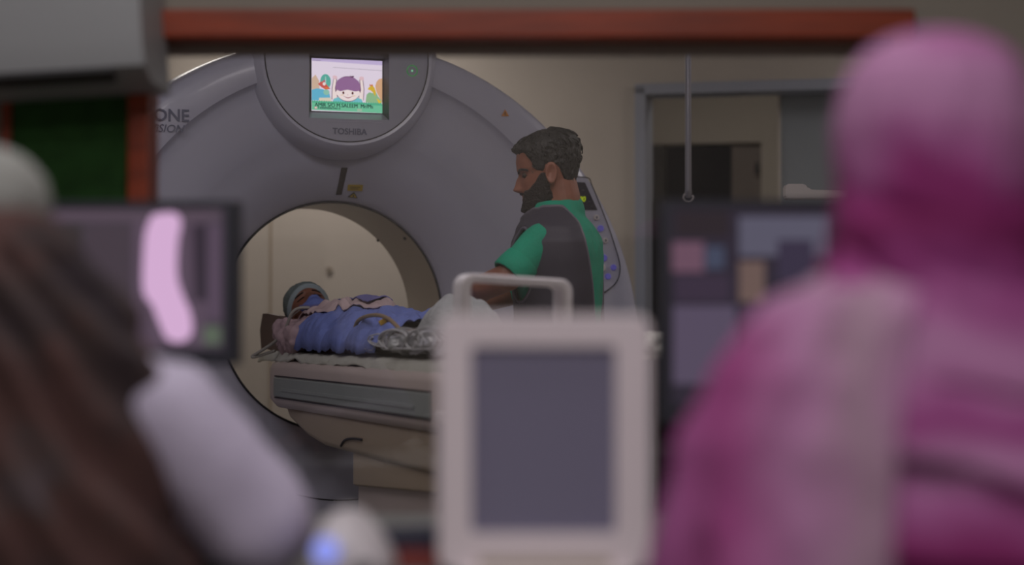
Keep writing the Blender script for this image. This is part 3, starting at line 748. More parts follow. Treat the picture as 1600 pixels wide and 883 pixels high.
me = remesh(bm, .008, 4); wrinkle(me, .006, 12); link_mesh('scrub_trousers', me, M['green'], man)
for sx_ in (-1, 1):
    bm = bmesh.new(); loft(bm, [[Vector((sx_*.10+x, y, z)) for x, y in rrect(0, .045, wd, ln_, .035)] for z, wd, ln_ in ((.0, .046, .135), (.02, .05, .14), (.05, .046, .132), (.075, .04, .11))]); obj('shoe', bm, M['dark_pl'], man, smooth=True)
# lead apron: open back, arm holes
bm = bmesh.new(); NZ, NT = 110, 200; V = {}
def apron_keep(z, t):
    t = wrap(t); a = abs(t)
    gap = R(30)+R(18)*sst(1.0, 1.32, z)+R(20)*sst(1.32, 1.37, z)
    if a > PI-gap: return False
    if ((a-R(48))/R(24))**2 + ((z-1.20)/.112)**2 < 1: return False
    if z > 1.368-.035*gs(a, .7): return False
    return True
for i in range(NZ):
    z = .56+.81*i/(NZ-1)
    for j in range(NT):
        t = 2*PI*j/NT
        p = tor(max(z, .78), t, .024+.012*sst(1.0, .6, z)+.003*noise.noise(Vector((math.sin(t)*3, math.cos(t)*3, z*5)))); 
        if z < .78: p.z = z
        V[i, j] = p
vv = {}
def gv(i, j):
    j %= NT
    if (i, j) not in vv: vv[i, j] = bm.verts.new(V[i, j])
    return vv[i, j]
for i in range(NZ-1):
    z = .56+.81*(i+.5)/(NZ-1)
    for j in range(NT):
        if apron_keep(z, 2*PI*(j+.5)/NT): bm.faces.new((gv(i, j), gv(i, j+1), gv(i+1, j+1), gv(i+1, j)))
for _ in range(6): # relax the stepped borders
    bv = [v for v in bm.verts if v.is_boundary]
    new = {v: sum((e.other_vert(v).co for e in v.link_edges if e.is_boundary), Vector())/max(1, sum(e.is_boundary for e in v.link_edges)) for v in bv}
    for v, c in new.items(): v.co = v.co*.5+c*.5
bm.verts.ensure_lookup_table()
# ordered boundary loops for the binding
loops = []; seen = set()
for e in bm.edges:
    if e.is_boundary and e not in seen:
        lp = [e.verts[0].co.copy()]; cur = e; v = e.verts[1]; seen.add(e)
        while True:
            lp.append(v.co.copy()); nx_ = [x for x in v.link_edges if x.is_boundary and x not in seen]
            if not nx_: break
            cur = nx_[0]; seen.add(cur); v = cur.other_vert(v)
        loops.append(lp)
ap = obj('lead_apron', bm, M['lead'], man, smooth=True); so = ap.modifiers.new('s', 'SOLIDIFY'); so.thickness = .007; so.offset = 0
for lp in loops:
    if len(lp) > 12: obj('apron_binding', tube_path(bmesh.new(), lp[::2]+[lp[-1]], .0055, 6, 2), M['lead'] if len(lp) < 0 else M['piping'], ap, smooth=True)

# ------------------------------------------------------------------ the patient
PM = thing('person', 'patient lying on the scanner table in grey cap and blue face mask', 'person', G(-.05, .0, 0), YAW)
def L(x, u, z): return (x, -u, z)      # patient-local: feet toward +u
bm = bmesh.new()
HP = Matrix.Translation((-.01, -.045, 1.005)) @ Matrix.Rotation(R(-14), 4, 'Y') @ Matrix.Rotation(R(-52), 4, 'X') @ Matrix.Rotation(PI, 4, 'Z') @ Matrix.Scale(.95, 4)
head_surface(bm, M4=HP); ear(bm, -1, HP); ear(bm, 1, HP)
chain(bm, [(*L(-.005, .0, .99), .045), (*L(-.01, .10, .98), .045)])
for x in (-.075, 0, .075): chain(bm, [(*L(x-.01, .15, .985), .055), (*L(x*.9, .35, .985), .06), (*L(x*.9, .60, .98), .058)])
for sx_ in (-1, 1):
    chain(bm, [(*L(sx_*.115, .14, .975), .042), (*L(sx_*.125, .38, .965), .032), (*L(sx_*.105, .56, .975), .024)])
    chain(bm, [(*L(sx_*.07, .60, .98), .055), (*L(sx_*.075, 1.06, .985), .042), (*L(sx_*.045+.02, 1.46, .965), .030), (*L(sx_*.04+.02, 1.50, 1.03), .027)])
    hand(bm, L(sx_*.105, .57, .975), (-sx_*.2, -1, 0), (0, 0, 1), sx_, .3, .8)
me = remesh(bm, .005, 3); link_mesh('body', me, M['skin2'], PM)
def cap_off(z, t):
    a = abs(wrap(t)); line = interp([(0, .150), (1.2, .125), (1.7, .09), (3.2, .06)], a)[0]
    return -.006+sst(line-.004, line+.006, z)*(.013+.004*noise.noise(Vector((math.sin(t)*12, math.cos(t)*12, z*60))))
bm = bmesh.new(); head_surface(bm, cap_off, 60, 80, HP); cp_ = obj('surgical_cap', bm, mat('grey_teal_cap', (112, 124, 126), .8, .1, 20, .3, 80), PM, smooth=True)
def band_off(z, t):
    a = abs(wrap(t)); line = .152-.02*a; return -.006+gs(z-line, .009)*.019
bm = bmesh.new(); head_surface(bm, band_off, 60, 80, HP); obj('head_strap', bm, mat('pale_teal_strap', (150, 164, 172), .7), cp_, smooth=True)
def mask_off(z, t):
    a = abs(wrap(t)); m = sst(.072, .066, z)*sst(.95, .8, a)*sst(-.004, .008, z); return -.006+m*(.013+.006*gs(a, .6)+.003*math.sin(z*420))
bm = bmesh.new(); head_surface(bm, mask_off, 70, 90, HP); fm = obj('face_mask', bm, M['blue'], PM, smooth=True)
for sx_ in (-1, 1):
    obj('ear_loop', tube_path(bmesh.new(), [HP @ head_pt(.06, sx_*.85, .012), HP @ head_pt(.085, sx_*1.3, .008), HP @ head_pt(.1, sx_*1.62, .012)], .002, 5, 4), M['tube_clear'], fm, smooth=True)
    bm = bmesh.new(); tube_path(bm, [HP @ (head_pt(.109, sx_*(.24+.085*k))+Vector((0, .003, -.001))) for k in range(6)], .0022, 6, 3); obj('eyelashes', bm, M['beard'], PM, smooth=True)
    bm = bmesh.new(); tube_path(bm, [HP @ (head_pt(.124, sx_*(.2+.10*k))+Vector((0, .001, .001))) for k in range(6)], .0025, 6, 3); obj('eyebrow', bm, M['beard'], PM, smooth=True)
# mauve gown over shoulders and chest
bm = bmesh.new()
for x in (-.075, 0, .075): chain(bm, [(*L(x-.01, .11, .985), .068), (*L(x*.9, .42, .985), .07)])
for sx_ in (-1, 1): chain(bm, [(*L(sx_*.13, .11, .98), .062), (*L(sx_*.16, .34, .97), .05)])
me = remesh(bm, .006, 3); wrinkle(me, .020, 13, (1, 1, 1), 4); wrinkle(me, .008, 32); link_mesh('gown', me, M['mauve'], PM)

def drape_z(u, x, top, hw, amp, seed):
    e = max(0, 1-(abs(x)/hw)**2.6); h = interp(top, u)[0]*e**.5
    fold = amp*(noise.noise(Vector((u*9+seed, x*11, seed)))+.7*abs(noise.noise(Vector((u*17+seed, x*20, 2+seed)))))
    return max(.934+h+fold*(.4+h*5), .931)
def drape(u0, u1, x0, x1, top, hw, amp, seed, skew=0., xc=0.):
    def f(i, j):
        u = u0+(u1-u0)*i*(1-skew*j)+.05*noise.noise(Vector((j*3, seed, 1))); x = x0+(x1-x0)*j
        return G(-.05+xc+x, -u, drape_z(u, x, top, hw, amp, seed))
    return f
BD = ([(.3, .125), (.45, .135), (.6, .135), (.8, .115), (.95, .11), (1.2, .10), (1.5, .085)], .185, .050, 5.)
grid_obj('blue_drape', drape(.36, 1.34, -.185, .20, *BD, skew=.12), 140, 90, M['blue'], 'crumpled blue cloth drape over the lying patient', 'drape', th=.003)
def pale(i, j):
    u = .20+.50*i+.05*noise.noise(Vector((j*4, 1, 8))); x = -.125+.05*i+.05*noise.noise(Vector((u*9, 2, 2)))+.27*j
    return G(-.05+x, -u, drape_z(u, x, *BD)+.009+.004*noise.noise(Vector((u*30, x*30, 3))))
grid_obj('chest_towel', pale, 60, 50, mat('pale_mauve_towel', (192, 170, 174), .9, .06, 14, .3, 80), 'pale mauve towel spread over the chest', 'towel', th=.004)
def diag(i, j): # folded lilac strap of cloth running over the chest
    u = .06+.56*i; x = -.05+.10*i+(j-.5)*.075
    return G(-.05+x, -u, max(drape_z(max(u, .2), x, BD[0], BD[1], .02, 5.)+.03, 1.085-.3*i)+.004*noise.noise(Vector((u*18, x*24, 9)))+.006*math.cos((j-.5)*3))
grid_obj('folded_cloth', diag, 50, 14, mat('lilac_cloth', (116, 114, 172), .85, .12, 20, .2, 60), 'folded lilac cloth strip laid from the face mask over the chest', 'cloth', th=.004)
grid_obj('plastic_cover', drape(1.24, 1.9, -.185, .02, [(1.2, .03), (1.32, .055), (1.6, .06), (1.9, .02)], .19, .05, 21.), 90, 50, mat('grey_wrapping', (150, 150, 158), .4, .12, 16), 'low heap of grey wrapping under the milky tubes at the table edge', 'wrapping', th=.003)
grid_obj('leg_blanket', drape(1.31, 1.68, -.115, .115, [(1.31, .02), (1.38, .11), (1.42, .15), (1.50, .165), (1.58, .14), (1.66, .0)], .115, .022, 11., xc=.03), 70, 60, M['greyblanket'], 'grey blanket heaped over the feet near the end of the scanner table', 'blanket', th=.004)
# tubes and leads
def tube(name, label, cat, pts, r, m, group=None, n=8):
    o = obj(name, tube_path(bmesh.new(), pts, r, n, 8), m, None, smooth=True); return tag(o, label, cat, group)
def A(px, py, Y): return at(px, py, Y)
tube('breathing_tube', 'long grey breathing tube hanging off the end of the table beside the head', 'tube', [A(484, 481, 7.0), A(466, 482, 7.0), A(455, 491, 7.0), (A(447, 512, 7.02)), A(434, 530, 7.05), A(412, 546, 7.08), A(396, 555.5, 7.1), A(395, 558, 7.1), A(405, 556, 7.1), A(430, 548, 7.08)], .0055, M['tube_grey'])
def YT(px): return 5770/(px+365)     # depth of the table's near half at that column
def B(px, py, d=0): return at(px, py, YT(px)+d)
tube('breathing_tube', 'tan tube arching over the blue drape', 'tube', [B(562, 543), B(556, 528), B(556, 508), B(566, 497), B(586, 492.5), B(605, 497), B(622, 512), B(637, 530), B(660, 545)], .0062, M['tube_tan'])
GRP = 'tangled milky tubes on the table'
for k in range(12):
    cx_ = random.uniform(590, 660); rx_ = random.uniform(14, 34); ry_ = random.uniform(8, 20); a0 = random.uniform(0, 6); sp_ = random.choice((-1, 1)); d0 = random.uniform(-.14, -.07); pts = []
    for q in range(9):
        a = a0+sp_*q*.75; pts.append(B(cx_+rx_*math.cos(a)+q*2.2, min(545, 532+ry_*math.sin(a)), d0+.012*math.sin(a*1.3+k)))
    tube('infusion_tube', 'milky infusion tube looped in the tangle beside the blue drape', 'tube', pts, random.choice((.0022, .003, .0036)), M['tube_clear'], GRP)
tube('suction_tube', 'thick pale tube arching at the right end of the tangle', 'tube', [B(632, 540), B(634, 526), B(645, 519), B(660, 521), B(672, 531), B(676, 546)], .0065, M['tube_clear'])
bm = bmesh.new(); p = B(600, 502); box(bm, p, (.03, .014, .016), .003, rot=Matrix.Rotation(R(-30), 3, 'Y')); tc_ = tag(obj('tube_connector', bm, mat('amber_connector', (176, 140, 50), .4), None), 'small amber connector clipped on the tan tube', 'connector')
bm = bmesh.new(); box(bm, p+Vector((.014, -.003, .005)), (.012, .018, .016), .003); obj('connector_clip', bm, mat('dark_red_clip', (80, 30, 26), .4), tc_)
# crumpled plastic packet in the tangle
bm = bmesh.new(); bmesh.ops.create_icosphere(bm, subdivisions=4, radius=1, matrix=Matrix.Translation(B(640, 540, .03)) @ Matrix.Diagonal((.055, .035, .028, 1)))
o = obj('fluid_bag', bm, mat('grey_clear_plastic', (150, 152, 156), .2, .1, 20), None, smooth=True); wrinkle(o.data, .010, 22); wrinkle(o.data, .005, 60); tag(o, 'crumpled clear grey plastic packet lying among the milky tubes', 'packet')
def bundle(i, j):
    a = 2*PI*i; h = math.sin(PI*j/1.0*.5)
    q = at(1008, 560, 5.42); n = 1+.25*noise.noise(Vector((math.cos(a)*2, math.sin(a)*2, j*4)))
    rr = math.cos(PI*j*.5)
    return Vector((q.x+.085*rr**.5*math.cos(a)*n, q.y+.10*rr**.5*math.sin(a)*n, .93+.07*h+.012*noise.noise(Vector((math.cos(a)*rr*6, math.sin(a)*rr*6, 7)))))
grid_obj('folded_sheet', bundle, 60, 20, M['sheet'], 'crumpled white sheet bundled on the near right corner of the scanner table', 'sheet', th=.003)

# ------------------------------------------------------------------ trolley + carry-handled monitor (just beyond the window, hidden below)
TY = 4.85
tp = at(800, 505, TY)
tr = thing('equipment_trolley', 'white wheeled equipment trolley standing at the foot of the scanner table', 'trolley', (tp.x, TY, 0), R(14))
obj('top_shelf', bx((0, 0, .80), (.32, .30, .025), .006), M['white_pl'], tr); obj('lower_shelf', bx((0, 0, .30), (.32, .30, .02), .006), M['white_pl'], tr)
for sx_ in (-1, 1):
    for sy in (-1, 1):
        obj('post', cyl(bmesh.new(), (sx_*.14, sy*.13, .08), (sx_*.14, sy*.13, .80), .011), M['steel'], tr)
        bm = bmesh.new(); cyl(bm, (sx_*.14-.012, sy*.13, .04), (sx_*.14+.012, sy*.13, .04), .04); obj('caster', bm, M['dark_pl'], tr)
hm = at(801, 505, TY)
vm = thing('vital_signs_monitor', 'white medical monitor with tall carry handle behind the portrait screen', 'medical monitor', (hm.x, TY, .8125), R(14))
hz = at(800, 428, TY).z-.8125
obj('case', bx((0, 0, .105), (.29, .16, .19), .02, 3), M['white_pl'], vm)
obj('front_glass', bx((-.01, -.081, .11), (.21, .006, .13), .003), M['dark_glass'], vm)
for sx_ in (-1, 1): obj('foot', bx((sx_*.11, 0, .005), (.03, .12, .012), .003), M['dark_pl'], vm)
# the handle is a deep band bent to a rounded loop
bm = bmesh.new()
hw_ = .134; path = [(-hw_, .19)]+[(-hw_, hz-.035)]
prof = [(-hw_, .17)] + [(-hw_+.03-.03*math.cos(a), hz-.03+.03*math.sin(a)) for a in [PI/2*i/6 for i in range(7)]] + [(hw_-.03+.03*math.sin(a), hz-.03-.012+.03*math.cos(a)) for a in [PI/2*i/6 for i in range(7)]] + [(hw_, .17)]
th_ = .022
inn = [(-hw_+th_, .17)] + [(-hw_+th_+.016-.016*math.cos(a), hz-.020-.016+.016*math.sin(a)) for a in [PI/2*i/6 for i in range(7)]] + [(hw_-th_-.016+.016*math.sin(a), hz-.03-.016+.016*math.cos(a)) for a in [PI/2*i/6 for i in range(7)]] + [(hw_-th_, .17)]
rings = []
for (a, b), (c, d) in zip(prof, inn):
    rings.append([Vector((a, -.05, b)), Vector((a, .05, b)), Vector((c, .05, d)), Vector((c, -.05, d))])
loft(bm, rings)
bm.normal_update(); bmesh.ops.bevel(bm, geom=[e for e in bm.edges if len(e.link_faces) == 2 and e.calc_face_angle(0) > R(50)], offset=.004, segments=3, affect='EDGES')
obj('carry_handle', bm, mat('pale_handle_plastic', (240, 236, 244), .4, .02, 6), vm, angle=50)

# ------------------------------------------------------------------ hanging rod and injector
rp = at(1075.5, 311, 7.6)
rod = thing('drip_rod', 'slim grey steel rod hanging from the ceiling before the doorway', 'rod', (rp.x, 7.6, rp.z))
obj('shaft', cyl(bmesh.new(), (0, 0, .015), (0, 0, HC-rp.z), .0115), M['steel'], rod, angle=40)
obj('end_cap', cyl(bmesh.new(), (0, 0, .03), (0, 0, .004), .014, .010), M['steel'], rod, angle=40)
obj('hook', tube_path(bmesh.new(), [(-.012, 0, .02), (-.018, 0, .004), (-.008, 0, -.01), (.008, 0, -.01), (.018, 0, .004), (.014, 0, .014)], .0035, 6, 6), M['white_pl'], rod, smooth=True)
obj('ceiling_flange', cyl(bmesh.new(), (0, 0, HC-rp.z-.02), (0, 0, HC-rp.z), .05), M['steel'], rod, angle=40)
IY = 7.0
ip = at(1430, 505, IY)
inj = thing('contrast_injector', 'white contrast injector head on a pedestal right of the doorway', 'injector', (ip.x, IY, 0))
def il(px, py): q_ = at(px, py, IY); return q_.x-ip.x, q_.z
bm = bmesh.new(); prism(bm, [il(*p) for p in ((1225.5, 291), (1228, 288.5), (1254, 288.5), (1258, 291), (1265, 299.5), (1400, 299.5), (1400, 312), (1229, 312.5), (1225.5, 309))], -.04, .04)
bmesh.ops.bevel(bm, geom=bm.edges[:], offset=.004, segments=2, affect='EDGES'); obj('injector_head', bm, M['white_pl'], inj, angle=35)
obj('arm_joint', bx((il(1425, 305)[0], 0, il(1425, 305)[1]), (.14, .11, .09), .02, 3), M['white_pl'], inj)
obj('pedestal_pole', cyl(bmesh.new(), (0, 0, .05), (0, 0, il(1425, 305)[1]), .02), M['steel'], inj, angle=40)
bm = bmesh.new()
for k in range(5):
    a = 2*PI*k/5; box(bm, (.14*math.cos(a), .14*math.sin(a), .055), (.28, .04, .03), .006, rot=Matrix.Rotation(a, 3, 'Z'))
obj('star_base', bm, M['white_pl'], inj)
for k in range(5):
    a = 2*PI*k/5; bm = bmesh.new(); cyl(bm, (.26*math.cos(a)-.012, .26*math.sin(a), .025), (.26*math.cos(a)+.012, .26*math.sin(a), .025), .025); obj('caster', bm, M['dark_pl'], inj)

# ------------------------------------------------------------------ control room
DZ = .70
dk = thing('control_desk', 'long grey laminate control desk below the viewing window', 'desk', (0, 2.95, 0))
bm = bmesh.new(); pl = [(-1.7, -.08), (-.50, -.08), (-.42, -.16), (-.42, -.55), (1.7, -.55), (1.7, .55), (-1.7, .55)]
lo_ = [bm.verts.new((x, y, DZ-.03)) for x, y in pl]; hi_ = [bm.verts.new((x, y, DZ)) for x, y in pl]
bm.faces.new(lo_[::-1]); bm.faces.new(hi_)
for i in range(7): bm.faces.new((lo_[i], lo_[(i+1) % 7], hi_[(i+1) % 7], hi_[i]))
obj('desktop', bm, M['desk'], dk)
for x in (-1.6, 0, 1.6): obj('desk_leg', bx((x, .25, (DZ-.03)/2), (.04, .5, DZ-.03), .004), M['desk'], dk)
obj('modesty_panel', bx((0, .45, .45), (3.2, .02, .44), .003), M['desk'], dk)

def display(name, label, x0, y0, x1, y1, Y, bez, mcase, base_w, group=None):
    """flat monitor, pixel corners of the case at depth Y"""
    a, b = at(x0, y0, Y), at(x1, y1, Y); cx, cz = (a.x+b.x)/2, (a.z+b.z)/2; W, H = b.x-a.x, a.z-b.z
    t = thing(name, label, 'monitor', (cx, Y, DZ))
    z = cz-DZ
    bm = bmesh.new()
    bez_l, bez_r, bez_t, bez_b = bez
    loops_ = []
    o_ = [(-W/2, -H/2), (W/2, -H/2), (W/2, H/2), (-W/2, H/2)]; i_ = [(-W/2+bez_l, -H/2+bez_b), (W/2-bez_r, -H/2+bez_b), (W/2-bez_r, H/2-bez_t), (-W/2+bez_l, H/2-bez_t)]
    R1 = [[Vector((x, yq, z+zz)) for x, zz in pl] for pl, yq in ((o_, .05), (o_, .0), ([(x*.985, q*.985) for x, q in o_], -.008), (i_, -.008), (i_, .006))]
    loft(bm, R1); cs = obj('case', bm, mcase, t)
    obj('rear_bulge', bx((0, .065, z), (W*.6, .05, H*.6), .015), mcase, t)
    obj('stand_neck', bx((0, .07, (z-H/2+.1)/2), (.06, .03, z-H/2+.1), .006), mcase, t)
    obj('stand_base', bx((0, .05, .008), (base_w, .18, .016), .005), mcase, t)
    sw, shh = W-bez_l-bez_r, H-bez_t-bez_b
    return t, (bez_l-bez_r)/2, z+(bez_b-bez_t)/2, sw, shh
def panel(parent, name, x, z, wd, h, m, k): return obj(name, bx((x, .003-.0015*k, z), (wd, .001, h)), m, parent)
MYD = 3.3
# left monitor with a bright scan image
t, cx, cz, sw, sh_ = display('desk_monitor', 'black desk monitor showing a bright pinkish scan beside the person in white coat', 30, 314, 372, 570, MYD, (.02, .022, .014, .024), M['dark_pl'], .2)
sc = panel(t, 'screen', cx, cz, sw, sh_, glow('scan_grey', (92, 82, 94), .55), 0)
ds = MYD/FPX
def mk(parent, name, T_, pts, col, s, k):
    bm = bmesh.new(); vs = []
    for px, py in pts:
        q_ = at(px, py, MYD); vs.append((q_.x-T_.location.x, q_.z-DZ))
    prism(bm, vs, .0025-.0012*k, .003-.0012*k); return obj(name, bm, glow('screen_tone', col, s), parent)
mk(sc, 'scan_header', t, [(55, 328), (345, 328), (345, 345), (55, 345)], (108, 92, 106), .62, 1)
mk(sc, 'scan_column', t, [(60, 350), (128, 350), (128, 540), (60, 540)], (80, 72, 74), .55, 1)
mk(sc, 'scan_column', t, [(132, 350), (205, 350), (205, 540), (132, 540)], (92, 80, 90), .58, 1)
mk(sc, 'scan_backdrop', t, [(208, 346), (322, 346), (322, 542), (208, 542)], (112, 94, 112), .6, 1)
mk(sc, 'scan_shadow', t, [(300, 350), (322, 350), (322, 470), (304, 470)], (70, 60, 72), .6, 2)
mk(sc, 'scan_shape', t, [(p.x, p.y) for p in smooth_path([Vector((a_, b_, 0)) for a_, b_ in ((238, 336), (268, 332), (283, 344), (278, 380), (277, 430), (286, 462), (298, 490), (300, 520), (285, 534), (262, 530), (250, 508), (238, 478), (224, 455), (224, 400), (228, 360), (238, 336))], 4)[:-1]], (226, 184, 224), .85, 3)
mk(sc, 'scan_column', t, [(325, 350), (345, 350), (345, 500), (325, 500)], (110, 92, 112), .6, 1)
mk(sc, 'status_mark', t, [(318, 510), (345, 510), (345, 538), (318, 538)], (112, 124, 108), .6, 2)
# right monitor with windows of images
t, cx, cz, sw, sh_ = display('desk_monitor', 'black desk monitor with dim picture panels beside the person in pink shawl', 1030, 312, 1420, 662, MYD, (.02, .02, .016, .03), M['dark_pl'], .24)
sc = panel(t, 'screen', cx, cz, sw, sh_, glow('dim_screen', (70, 62, 76), .5), 0)
for nm, pts, col in (('picture_panel', [(1055, 330), (1140, 330), (1140, 370), (1055, 370)], (72, 62, 68)), ('picture_panel', [(1050, 378), (1100, 378), (1100, 425), (1050, 425)], (150, 112, 134)), ('picture_panel', [(1102, 385), (1132, 385), (1132, 420), (1102, 420)], (98, 104, 130)),
                     ('picture_panel', [(1155, 338), (1295, 338), (1295, 400), (1155, 400)], (128, 124, 146)), ('picture_panel', [(1215, 375), (1270, 375), (1270, 440), (1215, 440)], (86, 76, 100)), ('picture_panel', [(1155, 408), (1195, 408), (1195, 472), (1155, 472)], (150, 124, 118)),
                     ('picture_panel', [(1052, 478), (1150, 478), (1150, 600), (1052, 600)], (124, 110, 136)), ('picture_panel', [(1055, 430), (1140, 430), (1140, 470), (1055, 470)], (88, 74, 94)), ('picture_panel', [(1160, 480), (1300, 480), (1300, 600), (1160, 600)], (110, 84, 112))):
    mk(sc, nm, t, pts, col, .45, 1 + (col == (86, 76, 100)))
# portrait console screen with cream frame
CYD = 2.62
a, b = at(684, 492, CYD), at(1018, 905, CYD)
t = thing('console_screen', 'cream framed portrait console screen, dark and switched off, at the front of the desk', 'monitor', ((a.x+b.x)/2, CYD, DZ))
W, zt_ = b.x-a.x, a.z-DZ
def trap(ins, x_in=0): return None
sx0, sx1 = at(736, 600, CYD).x-t.location.x, at(962, 600, CYD).x-t.location.x; sz1, sz0 = at(800, 541, CYD).z-DZ, at(800, 832, CYD).z-DZ
bm = bmesh.new()
o0 = rrect(0, zt_/2+.004, W/2, zt_/2-.004, .018, 4); n_ = len(o0)
i0 = rrect((sx0+sx1)/2, (sz0+sz1)/2, (sx1-sx0)/2, (sz1-sz0)/2, .006, 4)
o1 = [(x*.985, zt_/2+(z-zt_/2)*.985) for x, z in o0]
loft(bm, [[Vector((x, yq, z)) for x, z in pl] for pl, yq in ((o0, .07), (o0, .008), (o1, -.004), (i0, -.004), (i0, .010))]); obj('case', bm, M['cream_pl'], t, angle=40)
obj('screen', bx(((sx0+sx1)/2, .008, (sz0+sz1)/2), (sx1-sx0, .002, sz1-sz0)), M['lcd'], t)
obj('rear_housing', bx((0, .11, zt_/2), (W*.7, .09, zt_*.75), .02), M['cream_pl'], t)
obj('lower_trim', bx((0, -.006, (sz0)/2-.012), (W*.62, .006, .016), .002), mat('beige_badge', (170, 158, 140), .5), t)
obj('foot', bx((0, .04, .006), (W*.8, .14, .014), .004), M['cream_pl'], t)
# intercom, notebook, red card
q_ = at(548, 860, 2.62)
t = thing('intercom', 'white desk intercom with a blue lit button, left of the portrait screen', 'intercom', (q_.x, 2.62, DZ), R(-8))
bm = bmesh.new(); pr = [(-.05, .0), (.055, 0), (.05, .03), (.012, .088), (-.03, .088), (-.045, .05)]
loft(bm, [[Vector((x*f, yq, z*g_)) for x, z in pr] for yq, f, g_ in ((-.06, .8, .55), (-.045, 1, .8), (.0, 1, 1), (.05, 1, 1), (.06, .9, .9))])
bmesh.ops.subdivide_edges(bm, edges=bm.edges[:], cuts=1); o = obj('case', bm, M['white_pl'], t, smooth=True)
sb = o.modifiers.new('s', 'SUBSURF'); sb.levels = sb.render_levels = 2
q2 = at(518, 862, 2.55); bm = bmesh.new(); bmesh.ops.create_uvsphere(bm, u_segments=20, v_segments=12, radius=.017, matrix=Matrix.Translation((q2.x-q_.x, -.062, q2.z-DZ)) @ Matrix.Diagonal((1, .5, 1, 1)))
obj('lit_button', bm, glow('blue_lamp', (150, 160, 250), .9), t, smooth=True)
bm = bmesh.new(); cyl(bm, (.03, -.03, .02), (.03, -.06, .015), .012); obj('speaker_grille', bm, M['recess'], t)
q_ = at(648, 842, 3.0)
t = thing('notebook', 'navy blue notebook lying on the desk left of the portrait screen', 'notebook', (q_.x, 3.0, DZ), R(12))
obj('cover', bx((0, 0, .011), (.10, .14, .022), .003), M['navy'], t); obj('pages', bx((.003, 0, .011), (.098, .136, .015), .001), M['sheet'], t)
q_ = at(655, 880, 2.72)
t = thing('red_box', 'small dull red carton in front of the navy notebook', 'carton', (q_.x, 2.72, DZ), R(-6))
obj('carton', bx((0, 0, .012), (.06, .04, .024), .002), M['red'], t); obj('carton_flap', bx((0, -.019, .0245), (.058, .003, .003), .001), M['red'], t)

# wall unit and green board left of the window
q0 = at(110, 60, 3.72)
ac = thing('air_conditioner', 'pale grey wall mounted air conditioner left of the viewing window', 'air conditioner', (at(222, 60, 3.72).x-.46, 3.845, q0.z), 0)
ac.rotation_euler = (0, R(-3.5), 0)
bm = bmesh.new(); pr = [(.15, .18), (-.10, .18), (-.13, .16), (-.135, -.02), (-.12, -.075), (-.06, -.098), (.15, -.10)]
loft(bm, [[Vector((x*1., yq, z)) for yq, z in pr] for x in (-.46, -.45, .45, .46)]); obj('housing', bm, M['ac'], ac, angle=35)
obj('air_flap', bx((0, -.10, -.088), (.8, .05, .008), .002, rot=Matrix.Rotation(R(-20), 3, 'X')), M['recess'], ac)
bm = bmesh.new(); a = at(18, 138, 3.98); b = at(202, 560, 3.98)
nb = thing('notice_board', 'dark green felt notice board on the wall below the air conditioner', 'notice board', ((a.x+b.x)/2, 3.985, (a.z+b.z)/2))
obj('felt', bx((0, 0, 0), (b.x-a.x, .016, a.z-b.z)), M['green_board'], nb)
for sx_ in (-1, 1): obj('frame_stile', bx((sx_*((b.x-a.x)/2+.008), -.004, 0), (.02, .024, a.z-b.z+.03), .003), M['wood'] if sx_ < 0 else M['green_board'], nb)
for sz_ in (-1, 1): obj('frame_rail', bx((0, -.004, sz_*((a.z-b.z)/2+.008)), (b.x-a.x, .024, .02), .003), M['recess'], nb)

# ------------------------------------------------------------------ seated people in the foreground
def seat(name, label, x, y, group=None):
    t = thing(name, label, 'stool', (x, y, 0))
    bm = bmesh.new(); loft(bm, [[Vector((r*math.cos(2*PI*i/32), r*math.sin(2*PI*i/32), z)) for i in range(32)] for r, z in ((.15, .39), (.19, .40), (.195, .43), (.18, .45))]); obj('seat', bm, M['chair'], t, angle=50)
    obj('column', cyl(bmesh.new(), (0, 0, .06), (0, 0, .39), .025), M['steel'], t, angle=40)
    obj('base', cyl(bmesh.new(), (0, 0, 0), (0, 0, .05), .2, .06), M['dark_pl'], t, angle=40)
def seated_body(t, head_m, skin, voxel, arm_r, sh_z=.98):
    bm = bmesh.new()
    head_surface(bm, M4=head_m); ear(bm, -1, head_m); ear(bm, 1, head_m)
    hc = head_m @ Vector((0, -.02, .04))
    chain(bm, [(0, -.02, sh_z+.03, .06), (hc.x, hc.y, hc.z, .055)])
    for sx_ in (-1, 1):
        chain(bm, [(sx_*.06, -.02, sh_z-.02, .10), (sx_*.06, -.02, .75, .10), (sx_*.07, -.02, .56, .115)])
        chain(bm, [(sx_*.165, -.02, sh_z-.03, .055), (sx_*.21, .03, sh_z-.26, .043), (sx_*.15, .25, sh_z-.27+.03, .028)])
        hand(bm, (sx_*.15, .26, sh_z-.24), (-sx_*.15, 1, -.05), (0, .1, 1), sx_, .35, .95)
        chain(bm, [(sx_*.09, -.02, .53, .085), (sx_*.11, .36, .50, .06), (sx_*.11, .36, .10, .042), (sx_*.11, .46, .045, .035)])
    me = remesh(bm, voxel, 3); return link_mesh('body', me, skin, t)
